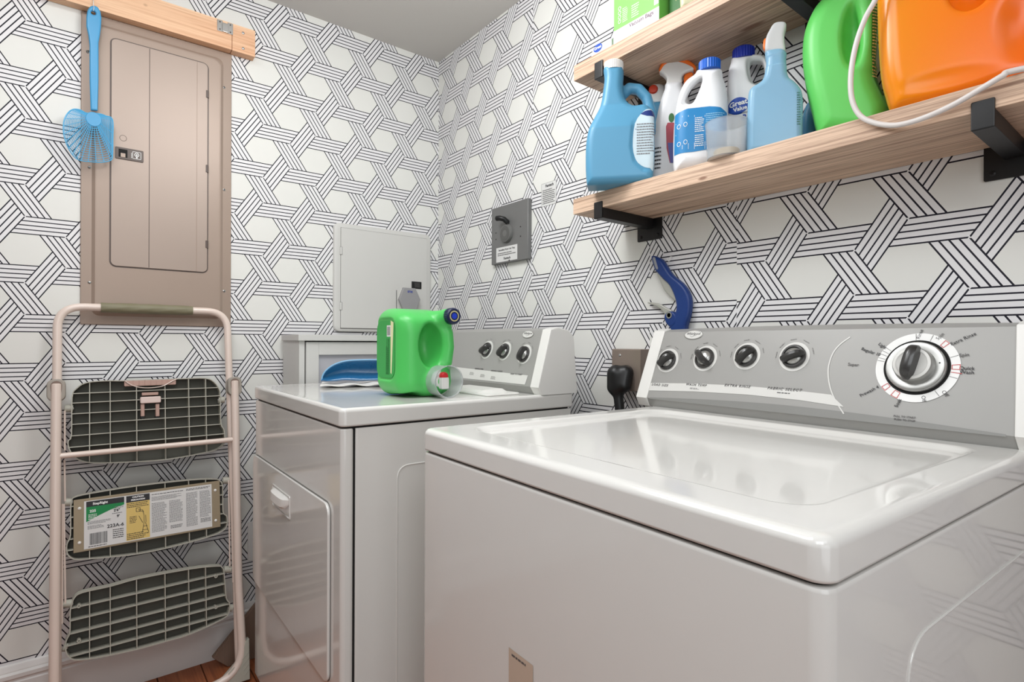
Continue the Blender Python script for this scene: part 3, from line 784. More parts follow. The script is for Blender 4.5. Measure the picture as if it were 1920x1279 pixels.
ctext(WC, wpx, 'FABRIC SELECT', 1470, 730, 0.0078, par=face, shear=0.3, spacing=1.3)
bm = B()
for x, y, hw in ((1302, 729, 0.012), (1472, 737.5, 0.016)):
    u, v = wpx(x, y); greek(bm, WC.P(u, v), -hw, -0.0018, hw, 0.0024, 2 if hw < 0.013 else 1, w=0.0009, word=0.006)
obj('small_print', bm, print_grey, face, smooth=False)['kind'] = 'stuff'
# logo oval
def logo(C_, pxf, x, y, rx, ry, par, s='Whirlpool'):
    u, v = pxf(x, y); bm = B(); T_ = C_.P(u, v, 0.0005)
    add_stack(bm, [[(k1*math.cos(a), k2*math.sin(a), z) for a in np.linspace(0, 2*math.pi, 41)[:-1]] for k1, k2, z in ((rx*1.08, ry*1.12, 0), (rx*1.05, ry*1.08, 0.001), (rx*0.98, ry*0.98, 0.0012), (rx*0.96, ry*0.95, 0.0006))], T_)
    b = obj('logo_badge', bm, knob_silver, par)
    bm = B(); prism(bm, [(rx*0.95*math.cos(a), ry*0.93*math.sin(a)) for a in np.linspace(0, 2*math.pi, 41)[:-1]], 0.0002, 0.0011, T_); obj('badge_face', bm, console_pale, b)
    text('print', s, ry*0.85, T_ @ Matrix.Translation((0, ry*0.22, 0.0004)), print_dark, b, shear=0.3, w=0.0008)
    bm = B(); add_tube(bm, [T_ @ Vector((-rx*0.35+rx*0.75*s_, ry*(-0.15-0.35*math.sin(math.pi*(1-s_)**2)), 0.0012)) for s_ in np.linspace(0, 1, 14)], 0.0003, 4); obj('swoosh', bm, print_dark, b)
logo(WC, wpx, 1300, 628, 0.0235, 0.0105, face)
# big timer dial
u, v = wpx(1718, 689)
Tb = WC.P(u, v, 0.0006)
bm = B(); add_lathe(bm, [(0.0465, 0.0), (0.0595, 0.0), (0.0595, 0.0006), (0.0465, 0.0006)], n=64, cap=False); bm.transform(Tb); ring_ = obj('dial_ring', bm, print_pale, face)
bm = B(); add_lathe(bm, [(0.0470, 0.0), (0.0470, 0.0012), (0.0445, 0.0012), (0.044, 0.0002), (0, 0.0002)], n=64, cap=False); bm.transform(Tb); obj('dial_groove', bm, dark_gap, ring_)
bm = B(); add_lathe(bm, [(0.0425, 0.0004), (0.0425, 0.006), (0.0405, 0.009), (0.037, 0.0095), (0.030, 0.0088), (0.0285, 0.012), (0.0280, 0.020), (0.026, 0.0225), (0.022, 0.0225), (0.019, 0.0205), (0, 0.0205)], n=64, cap=False); bm.transform(Tb); dsh = obj('timer_knob', bm, knob_silver, ring_)
bm = B(); add_lathe(bm, [(0.0265, 0.0226), (0.0225, 0.0232), (0.020, 0.0212), (0, 0.0212)], n=48, cap=False); bm.transform(Tb); obj('knob_cap', bm, console_pale, dsh)
bm = B(); n = 20; loops = []
for i in range(n+1):
    s = -1+2*i/n; pr_ = math.sqrt(max(0, 1-abs(s)**3)); x = s*0.030; hh = 0.022+0.019*pr_; w = 0.0035+0.0062*pr_
    loops.append([(x, -w, 0.021), (x, w, 0.021), (x, w*0.8, hh*0.93), (x, w*0.3, hh), (x, -w*0.3, hh), (x, -w*0.8, hh*0.93)])
add_stack(bm, loops); bm.transform(Tb @ Matrix.Translation((-0.001, 0.002, 0)) @ Matrix.Rotation(1.42, 4, 'Z')); obj('grip', bm, knob_dark, dsh)
bm = B(); add_lathe(bm, [(0.0013, 0.0), (0, 0.0004)], n=12); bm.transform(Tb @ Matrix.Translation((0.034, 0.006, 0.0094))); obj('pointer_dot', bm, print_dark, dsh)
def ringseg(bm, a0, a1, r0, r1, w=0.0010, n=3):
    for i in range(n):
        b0, b1 = a0+(a1-a0)*i/n, a0+(a1-a0)*(i+1)/n
        poly(bm, Tb, [(r0*math.cos(b0), r0*math.sin(b0)), (r1*math.cos(b0), r1*math.sin(b0)), (r1*math.cos(b1), r1*math.sin(b1)), (r0*math.cos(b1), r0*math.sin(b1))], w)
bm = B()
for a in (96, 72, 22, -16, -52, 145, 152, 158, 165, 170): ringseg(bm, a*D2R-0.006, a*D2R+0.006, 0.0478, 0.0590)
obj('tick_marks', bm, print_grey, ring_, smooth=False)['kind'] = 'stuff'
bm = B()
for a0, a1 in ((45, 52), (-2, 6), (-122, -112), (-142, -134)):
    ringseg(bm, a0*D2R, a0*D2R+0.02, 0.0478, 0.0590); ringseg(bm, a1*D2R, a1*D2R+0.02, 0.0478, 0.0590)
    ringseg(bm, a0*D2R, a1*D2R, 0.0580, 0.0590); ringseg(bm, a0*D2R, a1*D2R, 0.0478, 0.0488)
ringseg(bm, -8*D2R, -8*D2R+0.02, 0.0478, 0.062)
obj('cycle_marks', bm, print_red, ring_, smooth=False)['kind'] = 'stuff'
for s, x, y, a, m_ in (('Light', 1655, 649, -0.62, print_dark), ('Regular 10', 1633, 660, -0.35, print_dark), ('Super', 1600, 684, -0.05, print_grey), ('Prewash 4', 1630, 734, 0.62, print_dark), ('Soak', 1684, 756, 1.25, print_dark),
                   ('Rinse', 1725, 627, 1.35, print_grey), ('Spin', 1763, 631, 0.95, print_grey), ('Extra Rinse', 1806, 636, 0.55, print_dark), ('Spin', 1808, 666, 0.15, print_grey), ('Quick', 1813, 691, 0.0, print_dark), ('Wash', 1813, 698.5, 0.0, print_dark), ('Off', 1772, 738, -0.9, print_grey), ('Off', 1732, 748, -1.3, print_grey)):
    ctext(WC, wpx, s, x, y, 0.0078, m_, a, par=face)
ctext(WC, wpx, 'PULL TO START', 1696, 782, 0.0044, print_grey, par=face)
ctext(WC, wpx, 'PUSH TO STOP', 1696, 788, 0.0044, print_grey, par=face)
# paper sticker on the front
bm = B(); T_ = basis((-0.0006, 0.420, 0.60), (0, -1, 0), (0, 0, 1))
quad(bm, T_, 0, -0.09, 0.054, 0.028); stk = obj('paper_sticker', bm, mat('sticker_tan', (196, 176, 158), 0.6), tw, smooth=False)
bm = B(); greek(bm, T_, 0.007, 0.018, 0.047, 0.024, 1, w=0.0003, word=0.006); obj('small_print', bm, print_grey, stk, smooth=False)['kind'] = 'stuff'

# ---------------- dryer
DF_o, DF_deg = (0.430, 1.105), 0.9
td = thing('clothes_dryer', 'white clothes dryer with a front door standing in the back corner', 'clothes dryer', (DF_o[0], DF_o[1], 0), -DF_deg*D2R)
DW = 0.732
bm = B(); rbox(bm, 0.0, 0.0275, 0.0, DW, 0.03, 0.870, 0.010, 0.004, k=6); obj('front_panel', bm, white_enamel, td)
bm = B(); rbox(bm, 0.030, 0.640, 0.001, DW-0.001, 0.03, 0.8695, 0.004, 0.0015, k=3); obj('cabinet', bm, white_enamel, td)
bm = B(); rbox(bm, 0.0245, 0.0310, 0.004, DW-0.004, 0.032, 0.868, 0.001, 0.0003); obj('panel_seam', bm, dark_gap, td)
bm = B(); rbox(bm, 0.006, 0.636, 0.005, DW-0.005, 0.868, 0.8745, 0.01, 0.0003); obj('top_gap', bm, dark_gap, td)
bm = B()
def dl(d, z, r=0.014): return [(x, y, z) for x, y in rr_loop(-0.003+d, 0.648-d, -0.003+d, DW+0.003-d, max(r-d, 0.003), 8)]
add_stack(bm, [dl(0.004, 0.8735), dl(0.001, 0.8750), dl(0, 0.878), dl(0, 0.903), dl(0.001, 0.9075), dl(0.004, 0.911), dl(0.008, 0.912), dl(0.014, 0.9115), dl(0.02, 0.9108), dl(0.04, 0.9108)])
obj('top', bm, white_enamel, td, angle=60)
for lx in (0.05, 0.58):
    for ly in (0.05, DW-0.05):
        bm = B(); add_cyl(bm, (lx, ly, 0), (lx, ly, 0.031), 0.018, 16, bev=0.002); obj('foot', bm, black_plastic, td)
TD = basis((0, 0, 0), (0, -1, 0), (0, 0, 1))   # front face: u = -local y, up, n = -x
def fb(y0, y1, z0, z1, d0, d1, r, e): bm_ = B(); rbox(bm_, -y1, -y0, z0, z1, d0, d1, r, e, T=TD); return bm_
obj('door_gap', fb(0.0590, 0.7267, 0.3190, 0.7055, 0.0002, 0.0008, 0.026, 0.0002), mat('enamel_gap_grey', (120, 116, 112), 0.6), td)
dd = obj('door', fb(0.0605, 0.7255, 0.3205, 0.7035, 0.0, 0.0075, 0.024, 0.003), white_enamel, td)
h0, h1 = 0.332, 0.495
bm = B()
def hl(d, w_): return [(x, y, w_) for x, y in rr_loop(-h1+d, -h0-d, 0.6015+d, 0.661-d, 0.004, 4)]
add_stack(bm, [hl(0, 0.0070), hl(0.0005, 0.0095), hl(0.003, 0.0095), hl(0.004, 0.0065), hl(0.008, 0.0062)], TD)
hd = obj('handle_surround', bm, white_enamel, dd)
bm = B()
loops = []
for i in range(13):
    s = -1+2*i/12; w_ = math.sqrt(max(0, 1-s**4)); uc = -(h0+h1)/2+s*0.070
    loops.append([(uc, 0.6555, 0.0062), (uc, 0.6545-0.006, 0.0062+0.016*w_+0.001), (uc, 0.640-0.012*w_, 0.0062+0.017*w_+0.001), (uc, 0.636-0.014*w_, 0.0062+0.012*w_), (uc, 0.640-0.010*w_, 0.0060)])
add_stack(bm, loops, TD); obj('handle', bm, white_plastic, hd)
bm = B(); add_tube(bm, round_path([(0.124, 0.0008, 0.08), (0.124, 0.0008, 0.779), (0.600, 0.0008, 0.779), (0.600, 0.0008, 0.08)], 0.03, 8), 0.0016, 8); obj('embossed_bead', bm, white_enamel, td)
DC = Console(td, 0.522, 0.911, 0.006, DW-0.002, 0.050, 0.170)
dface = DC.body(console_grey, white_plastic, 0.034, flare=0.010)
Md = Matrix.Translation((DF_o[0], DF_o[1], 0)) @ Matrix.Rotation(-DF_deg*D2R, 4, 'Z')
dpx = console_px(DC, Md)
q0 = [dpx(855, 708), dpx(984, 722)]; q1 = [dpx(855, 688), dpx(990, 704)]
bm = B(); poly(bm, DC.T, [(-0.70, 0.006), (-q0[1][0], q0[1][1]+0.001), (-q1[1][0], q1[1][1]), (-0.70, q1[0][1]+0.006)], 0.0007); obj('pale_band', bm, console_pale, dface, smooth=False)
for kx, ky, ang, in ((913, 656, 0.55), (946, 658.5, 0.85), (983, 664.5, 1.25)):
    u, v = dpx(kx, ky); fin_knob('knob', DC.P(u, v, 0.0003), 0.0225, dface, ang)
    bm = B()
    for k, a in enumerate((35, 75, 115)):
        T_ = DC.P(u, v, 0.0009) @ Matrix.Rotation(a*D2R, 4, 'Z') @ Matrix.Translation((0.035, 0, 0)) @ Matrix.Rotation(-math.pi/2, 4, 'Z')
        greek(bm, T_, -0.0065, -0.0015, 0.0065, 0.0015, 1, word=0.005, seed=k+int(kx))
    obj('knob_print', bm, MATS['print_mid_grey'], dface, smooth=False)['kind'] = 'stuff'
for s, x, y in (('TEMPERATURE', 898, 692), ('WRINKLE SHIELD', 931, 696), ("PUSH TO START", 968, 702)):
    ctext(DC, dpx, s, x, y, 0.0062, par=dface, shear=0.3, spacing=1.2)
bm = B()
for x, y in ((885, 700), (925, 708), (905, 704)):
    u, v = dpx(x, y); greek(bm, DC.P(u, v), -0.012, -0.006, 0.012, 0.004, 4, w=0.0009, word=0.004)
obj('small_print', bm, MATS['print_mid_grey'], dface, smooth=False)['kind'] = 'stuff'
logo(DC, dpx, 990, 627, 0.0235, 0.0105, dface)
# lint screen handle on the dryer top
bm = B(); rbox(bm, 0.392, 0.500, 0.045, 0.330, 0.9105, 0.9165, 0.012, 0.003, k=6)
ls = obj('lint_screen_lid', bm, white_plastic, td)
bm = B()
loops = []
for x_, z_ in ((0.400, 0.915), (0.412, 0.9225), (0.445, 0.9245), (0.475, 0.9245), (0.490, 0.9165)):
    loops.append([(x_, 0.085, 0.912), (x_, 0.095, z_), (x_, 0.255, z_), (x_, 0.265, 0.912)])
add_stack(bm, loops); obj('lint_screen_handle', bm, white_plastic, ls, angle=20)

# ================================================================== STEP LADDER
AL = 6.8*D2R
PL = Plane((0.19, 1.886, 0.004), (1, 0, 0), (0, math.sin(AL), math.cos(AL)))
t = thing('step_ladder', 'folded three-step ladder with beige tube frame leaning on the back wall', 'step ladder', matrix=PL.mat())
def pts_px(L, w=0.0): return [PL.px(x, y, w) for x, y in L]
R1 = 0.0108
uL = PL.px(107.5, 640)[0]; uR = PL.px(427, 650)[0]; vT = (PL.px(200, 576.5)[1]+PL.px(360, 583)[1])/2
bm = B(); add_tube(bm, round_path([(uL+0.004, 0.012, 0), (uL, 0.6, 0), (uL, vT, 0), (uR, vT, 0), (uR+0.006, 0.6, 0), (uR+0.012, 0.012, 0)], [0, 0.1, 0.062, 0.062, 0.1, 0], 10), R1, 20)
obj('handle_frame', bm, tube_paint, t)
g0 = PL.px(189, 577)[0]; g1 = PL.px(361, 583)[0]
bm = B(); n = 40; prof = []
for i in range(n+1):
    f = i/n; rr_ = 0.0138+0.0012*math.sin(math.pi*f); prof.append((rr_, (g1-g0)*f))
add_lathe(bm, [(0.0112, 0)]+prof+[(0.0112, g1-g0)], (g0, vT, 0), (g1, vT, 0), 24)
for v in bm.verts:
    a = math.atan2(v.co.z, v.co.y-vT); v.co.z *= 1+0.045*math.sin(6*a+(v.co.x-g0)*90); v.co.y = vT+(v.co.y-vT)*(1+0.045*math.sin(6*a-(v.co.x-g0)*90))
obj('grip', bm, grip_mat, t)
# front support frame with U-shaped base
W2 = 0.026
lt_ = PL.px(105.5, 722, W2); rt_ = PL.px(440, 716, W2); lb = PL.px(104, 1200, W2); rb = PL.px(449, 1150, W2)
uLb = lb[0]-0.002; uRb = rb[0]+0.006
bm = B(); add_tube(bm, round_path([(lt_[0], lt_[1], W2), (uLb, 0.3, W2), (uLb, 0.0125, W2+0.01), (uRb, 0.0125, W2+0.01), (rb[0]-0.001, 0.3, W2), (rt_[0], rt_[1], W2)], [0, 0.05, 0.10, 0.10, 0.05, 0], 10), 0.0118, 20)
obj('support_frame', bm, tube_paint, t)
for (u, v) in (lt_, rt_):
    bm = B(); rbox(bm, u-0.0205, u+0.0205, v-0.044, v+0.016, -0.014, W2+0.004, 0.016, 0.004, k=6); c = obj('collar', bm, mat('collar_grey', (154, 146, 136), 0.45), t)
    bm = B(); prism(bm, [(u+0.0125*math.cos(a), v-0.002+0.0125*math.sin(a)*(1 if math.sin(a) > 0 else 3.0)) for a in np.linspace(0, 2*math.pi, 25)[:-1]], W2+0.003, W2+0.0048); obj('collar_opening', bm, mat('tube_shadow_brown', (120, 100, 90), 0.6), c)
    bm = B(); add_tube(bm, [(u, v-0.04, W2), (u, v+0.001, W2), (u, v+0.004, W2)], 0.0118, 18, rf=lambda s: 0.0118 if s < 0.9 else 0.008); obj('tube_end', bm, tube_paint, c)
# crossbar
ca, cb_ = PL.px(118, 853, W2), PL.px(434, 826, W2); vc = (ca[1]+cb_[1])/2
bm = B(); add_cyl(bm, (uLb+0.001, vc, W2), (rb[0]-0.001, vc, W2), 0.0078, 16); obj('crossbar', bm, tube_paint, t)
# feet
for (u, sg) in ((uLb, -1), (uRb, 1)):
    bm = B()
    fp = [(u+sg*0.016, 0.0), (u+sg*0.017, 0.118), (u+sg*0.004, 0.112), (u-sg*0.002, 0.095), (u-sg*0.022, 0.055), (u-sg*0.060, 0.022), (u-sg*0.085, 0.012), (u-sg*0.085, 0.0)]
    if sg < 0: fp = fp[::-1]
    prism(bm, fp, W2-0.008, W2+0.018, e=0.002)
    ft = obj('corner_foot', bm, step_plastic, t)
    for k in range(4):
        bm = B(); add_tube(bm, [(u-sg*0.010+sg*0.004*k, 0.060-0.014*k, W2+0.0185), (u+sg*0.015, 0.083-0.017*k, W2+0.0185)], 0.0008, 5); obj('rib', bm, step_plastic, ft)
# link rods beside the steps
for xa, ya, xb, yb in ((121.5, 770, 121.5, 845), (121, 862, 122, 940), (117, 945, 116.5, 1170), (120, 945, 122.5, 1132), (431.5, 800, 432, 900), (428.5, 900, 431, 1062), (433, 900, 437, 1092)):
    a, b = PL.px(xa, ya, 0.004), PL.px(xb, yb, 0.004)
    bm = B(); add_cyl(bm, (a[0], a[1], 0.004), (b[0], b[1], 0.004), 0.0022, 8); obj('link_rod', bm, tube_paint, t)
S1 = [(128, 840), (127, 826), (133, 815), (134, 745), (143, 728), (162, 717), (200, 713.5), (240, 713.5), (300, 711), (345, 709.5), (385, 709), (401, 716), (411, 730), (413, 745), (414, 793), (420, 806), (421, 828), (414, 839), (395, 847), (340, 858), (290, 864.5), (210, 868.5), (165, 868), (140, 859)]
S2 = [(133, 938), (140, 931), (170, 924), (257, 910), (357, 899), (402, 897.5), (412, 901), (417.5, 913), (418, 958), (425, 967), (425.5, 983), (418, 995), (387, 1008), (312, 1028), (257, 1039), (203, 1045), (168, 1048), (140, 1049), (127, 1041), (124, 1030), (125, 1018), (131, 1003), (131.5, 955)]
S3 = [(133, 1134), (139, 1119), (155, 1109), (207, 1097.5), (260, 1083), (358, 1065), (407, 1060), (416, 1062.5), (420, 1073), (424, 1119), (430, 1129), (429.5, 1145), (418, 1160), (358, 1188), (312, 1202), (257, 1217), (204, 1228.6), (168, 1235), (139, 1236.8), (126, 1228), (121, 1212), (124, 1198), (130, 1184), (130.4, 1148)]
def clip_seg(P, axis, val):
    """intervals where the line (axis == val) lies inside polygon P"""
    o = 1-axis; c = []
    for i in range(len(P)):
        a, b = P[i], P[(i+1) % len(P)]
        if (a[axis] > val) != (b[axis] > val): c.append(a[o]+(val-a[axis])/(b[axis]-a[axis])*(b[o]-a[o]))
    c.sort(); return list(zip(c[::2], c[1::2]))
def step(OUT, vx, hz, hx, zf, depth=0.030):
    P = [(float(a[0]), float(a[1])) for a in smooth_path(pts_px(OUT), 3, closed=True)]
    if sum(P[i][0]*P[(i+1) % len(P)][1]-P[(i+1) % len(P)][0]*P[i][1] for i in range(len(P))) < 0: P = P[::-1]
    c = (sum(p[0] for p in P)/len(P), sum(p[1] for p in P)/len(P)); n = len(P)
    ins = []
    for i in range(n):
        tx, ty = P[(i+1) % n][0]-P[i-1][0], P[(i+1) % n][1]-P[i-1][1]; L = math.hypot(tx, ty); ins.append((P[i][0]-ty/L*0.0026, P[i][1]+tx/L*0.0026))
    z1, z0 = zf, zf-depth
    bm = B(); add_stack(bm, [[(*p, z0) for p in P], [(*p, z1) for p in P], [(*p, z1) for p in ins], [(*p, z0+0.003) for p in ins]], cap0=False, cap1=False)
    s = obj('step', bm, step_plastic, t, angle=50)
    bm = B(); prism(bm, P, z0-0.003, z0+0.0005); obj('tread', bm, step_plate_shaded, s)
    for x in vx:
        u = PL.px(x, (OUT[0][1]+OUT[10][1])/2)[0]
        for a, b in clip_seg(P, 0, u):
            bm = B(); add_box(bm, u-0.0011, u+0.0011, a+0.001, b-0.001, z0, z1-0.0015); obj('rib', bm, step_plastic, s)
    for y in hz:
        v = PL.px(hx, y)[1]
        for a, b in clip_seg(P, 1, v):
            bm = B(); add_box(bm, a+0.001, b-0.001, v-0.0012, v+0.0012, z0, z1-0.0012); obj('rib', bm, step_plastic, s)
    return s, P
VX = (168, 206.5, 256, 309.5, 354, 386)
s1, P1 = step(S1, VX, (735.3, 752.5, 772, 791, 811.7, 832.3), 207, 0.008)
s2, P2 = step(S2, VX, (945, 965, 985, 1005, 1025), 168, 0.008)
s3, P3 = step(S3, VX, (1132.5, 1155, 1179, 1199.8, 1221), 168, 0.008)
for xa, xb, y in ((121, 137, 766), (409, 421, 750), (121, 136, 942), (417, 430, 901), (118, 136, 1132), (118, 126, 1214), (419, 433, 1068), (428, 436, 1140)):
    a, b = PL.px(xa, y, -0.005), PL.px(xb, y, -0.005)
    bm = B(); add_cyl(bm, (a[0], a[1], -0.005), (b[0], b[1], -0.005), 0.0105, 16, bev=0.001); pv = obj('pivot_bush', bm, step_plastic, t)
    q = b if xa < 300 else a
    bm = B(); add_lathe(bm, [(0.004, 0), (0.0035, 0.0015), (0, 0.0028)], (q[0], q[1], -0.005), (q[0]+(1 if xa < 300 else -1), q[1], -0.005), 12); obj('rivet', bm, steel, pv)
for x, y in ((148, 1137), (148, 1202), (405, 1081), (405, 1139)):
    u, v = PL.px(x, y, 0.007); bm = B(); add_lathe(bm, [(0.0048, -0.02), (0.0048, 0.0), (0.0022, 0.0), (0.0022, -0.004), (0, -0.004)], (u, v, 0.0075), (u, v, 1), 14); obj('screw_boss', bm, step_plastic, s3)
# latch on the top step
pink = mat('latch_pink_brown', (178, 146, 134), 0.5)
a, b = PL.px(233, 724, 0.009), PL.px(330, 712.5, 0.009)
bm = B(); rbox(bm, a[0], b[0], b[1]-0.014, b[1]+0.002, -0.006, 0.0095, 0.003, 0.001); rl = obj('release_lever', bm, pink, s1)
bm = B()
for k in range(9):
    x_ = a[0]+(b[0]-a[0])*(k+0.5)/9
    add_box(bm, x_-0.0006, x_+0.0006, b[1]-0.012, b[1]+0.003, 0.0090, 0.0108)
rb_ = obj('lever_ridges', bm, pink, rl); rb_['kind'] = 'stuff'
bm = B(); add_tube(bm, smooth_path([(*PL.px(x, y), 0.012) for x, y in ((233, 714), (245, 722), (262, 727), (284, 727.5), (305, 724), (322, 715), (332, 710.5))], 5), 0.0013, 6); obj('lever_rim', bm, tube_paint, rl)
a, b = PL.px(263, 757, 0.014), PL.px(302, 742, 0.014)
bm = B(); rbox(bm, a[0], b[0], a[1], b[1]-0.001, 0.000, 0.0145, 0.004, 0.003, k=5); lk = obj('latch_block', bm, mat('latch_pale_pink', (216, 196, 188), 0.4), s1)
for x0_, x1_ in ((264, 271), (292, 299)):
    a, b = PL.px(x0_, 781, 0.008), PL.px(x1_, 757, 0.008)
    bm = B(); add_box(bm, a[0], b[0], a[1], b[1], -0.008, 0.0085, bev=0.001, seg=1); lg = obj('latch_leg', bm, pink, lk)
    bm = B(); add_cyl(bm, ((a[0]+b[0])/2, a[1]-0.001, -0.02), ((a[0]+b[0])/2, a[1]-0.001, 0.004), 0.0055, 12); obj('latch_pin', bm, black_plastic, lg)
a, b = PL.px(266, 742, 0.01), PL.px(297, 735, 0.01)
bm = B(); add_box(bm, a[0], b[0], a[1], b[1], -0.008, 0.0100, bev=0.001, seg=1); obj('latch_crown', bm, pink, lk)
# instruction plate on the middle step
WPl = 0.0095
c = [PL.px(*p, WPl) for p in ((137.5, 936.7), (412, 902.5), (413.5, 988), (138, 1037.5))]
x0_, x1_ = (c[0][0]+c[3][0])/2, (c[1][0]+c[2][0])/2; y1_, y0_ = (c[0][1]+c[1][1])/2, (c[2][1]+c[3][1])/2
bm = B(); add_box(bm, x0_, x1_, y0_, y1_, 0.0078, 0.0095, bev=0.0006, seg=1); plt = obj('instruction_plate', bm, mat('plate_tan', (150, 136, 112), 0.4, metal=0.3), t)
for x, y in ((149, 953.5), (149, 1018), (403.5, 919.5), (404.5, 976)):
    u, v = PL.px(x, y, WPl); bm = B(); add_lathe(bm, [(0.0042, 0), (0.0036, 0.0016), (0.0015, 0.0026), (0, 0.0028)], (u, v, WPl), (u, v, 1), 14); obj('rivet', bm, white_plastic, plt)
c = [PL.px(*p, WPl) for p in ((157.5, 939), (397, 909), (397.5, 989), (157.5, 1029))]
lx0, lx1 = (c[0][0]+c[3][0])/2, (c[1][0]+c[2][0])/2; ly1, ly0 = (c[0][1]+c[1][1])/2, (c[2][1]+c[3][1])/2
LW_, LH_ = lx1-lx0, ly1-ly0
TL = Matrix.Translation((lx0, ly0, WPl+0.0002))
def LQ(m_, x0, y0, x1, y1, w=0.0, name='print_area'):
    bm = B(); quad(bm, TL, x0*LW_, y0*LH_, x1*LW_, y1*LH_, w); return obj(name, bm, m_, lab, smooth=False)
bm = B(); quad(bm, TL, 0, 0, LW_, LH_); lab = obj('paper_label', bm, mat('label_white', (214, 214, 212), 0.5), plt, smooth=False)
LQ(print_dark, 0.015, 0.87, 0.29, 0.985, 0.0002)
bm = B(); poly(bm, TL, [(0.015*LW_, 0.87*LH_), (0.015*LW_, 0.56*LH_), (0.10*LW_, 0.66*LH_), (0.19*LW_, 0.75*LH_), (0.29*LW_, 0.82*LH_), (0.29*LW_, 0.87*LH_)], 0.0002); obj('green_field', bm, mat('print_green', (20, 130, 70), 0.5), lab, smooth=False)
LQ(mat('print_yellow', (214, 186, 110), 0.5), 0.305, 0.02, 0.485, 0.985, 0.0002)
LQ(print_dark, 0.305, 0.84, 0.485, 0.985, 0.0003)
def lt_text(s, x, y, size, m_, **kw): return text('print', s, size, TL @ Matrix.Translation((x*LW_, y*LH_, 0.0003)), m_, lab, w=0.0002, **kw)
lt_text('StepRight', 0.115, 0.925, 0.0088, print_pale, bold=0.0003, sx=1.0)
lt_text('225', 0.062, 0.775, 0.0095, print_pale, bold=0.0003)
lt_text('2\'6"', 0.235, 0.72, 0.0095, print_dark, bold=0.0003)
lt_text("9'", 0.245, 0.59, 0.0095, print_dark, bold=0.0003)
lt_text('223A-6', 0.225, 0.40, 0.0125, print_dark, bold=0.0002, sx=1.05)
lt_text('CAUTION', 0.395, 0.945, 0.0062, print_pale, bold=0.0003)
lt_text('PRECAUCION', 0.395, 0.885, 0.0054, print_pale, bold=0.0003)
bm = B(); rnd = random.Random(3); x_ = 0.04
while x_ < 0.165:
    w_b = rnd.choice((0.0012, 0.002, 0.0032)); quad(bm, TL, x_*LW_, 0.07*LH_, (x_+w_b)*LW_, 0.31*LH_, 0.0003); x_ += w_b+rnd.choice((0.0016, 0.0026))
o_ = obj('barcode', bm, print_dark, lab, smooth=False); o_['kind'] = 'stuff'
def GK(x0, y0, x1, y1, n, m_=print_dark, seed=1, word=0.004, fill=0.4):
    bm = B(); greek(bm, TL, x0*LW_, y0*LH_, x1*LW_, y1*LH_, n, w=0.0004, word=word, seed=seed, fill=fill)
    o_ = obj('fine_print', bm, m_, lab, smooth=False); o_['kind'] = 'stuff'
pg = mat('print_soft_grey', (120, 120, 122), 0.5)
GK(0.025, 0.50, 0.19, 0.57, 3, pg, 2); GK(0.025, 0.40, 0.14, 0.48, 3, pg, 3); GK(0.205, 0.12, 0.285, 0.33, 5, print_dark, 4); GK(0.03, 0.02, 0.16, 0.055, 1, print_dark, 5); GK(0.22, 0.76, 0.285, 0.81, 2, pg, 6); GK(0.20, 0.64, 0.285, 0.68, 1, pg, 16)
GK(0.03, 0.60, 0.09, 0.72, 4, print_pale, 17)
GK(0.31, 0.72, 0.475, 0.83, 3, print_dark, 7); GK(0.31, 0.03, 0.475, 0.18, 4, print_dark, 8); GK(0.33, 0.38, 0.385, 0.54, 5, print_dark, 9)
GK(0.50, 0.93, 0.76, 0.96, 1, print_dark, 10, 0.006); GK(0.78, 0.92, 0.985, 0.97, 2, print_dark, 11, 0.006)
GK(0.50, 0.80, 0.74, 0.90, 4, pg, 12); GK(0.50, 0.10, 0.62, 0.76, 22, pg, 13); GK(0.64, 0.26, 0.75, 0.76, 17, pg, 14); GK(0.78, 0.10, 0.875, 0.88, 26, pg, 15); GK(0.895, 0.26, 0.99, 0.88, 20, pg, 18); GK(0.65, 0.12, 0.75, 0.20, 3, print_dark, 19); GK(0.90, 0.14, 0.99, 0.24, 4, print_dark, 20)
bm = B()   # little pictogram: a person on a step ladder reaching up
def seg(a, b, w=0.0006):
    p, q = Vector((a[0]*LW_, a[1]*LH_, 0)), Vector((b[0]*LW_, b[1]*LH_, 0)); n_ = (q-p).normalized(); n_ = Vector((-n_.y, n_.x, 0))*w
    bm.faces.new([bm.verts.new(TL @ (c_+Vector((0, 0, 0.0005)))) for c_ in (p-n_, q-n_, q+n_, p+n_)])
for a, b in (((0.425, 0.14), (0.44, 0.36)), ((0.475, 0.14), (0.45, 0.36)), ((0.43, 0.20), (0.47, 0.20)), ((0.433, 0.28), (0.465, 0.28)), ((0.44, 0.36), (0.44, 0.52)), ((0.455, 0.36), (0.452, 0.52)), ((0.44, 0.52), (0.43, 0.64)), ((0.43, 0.64), (0.395, 0.66)), ((0.44, 0.60), (0.40, 0.63)), ((0.38, 0.62), (0.38, 0.70)), ((0.38, 0.70), (0.41, 0.70)), ((0.41, 0.62), (0.41, 0.70)), ((0.38, 0.62), (0.41, 0.62)), ((0.40, 0.52), (0.43, 0.36))): seg(a, b)
o_ = obj('pictogram', bm, print_dark, lab, smooth=False); o_['kind'] = 'stuff'

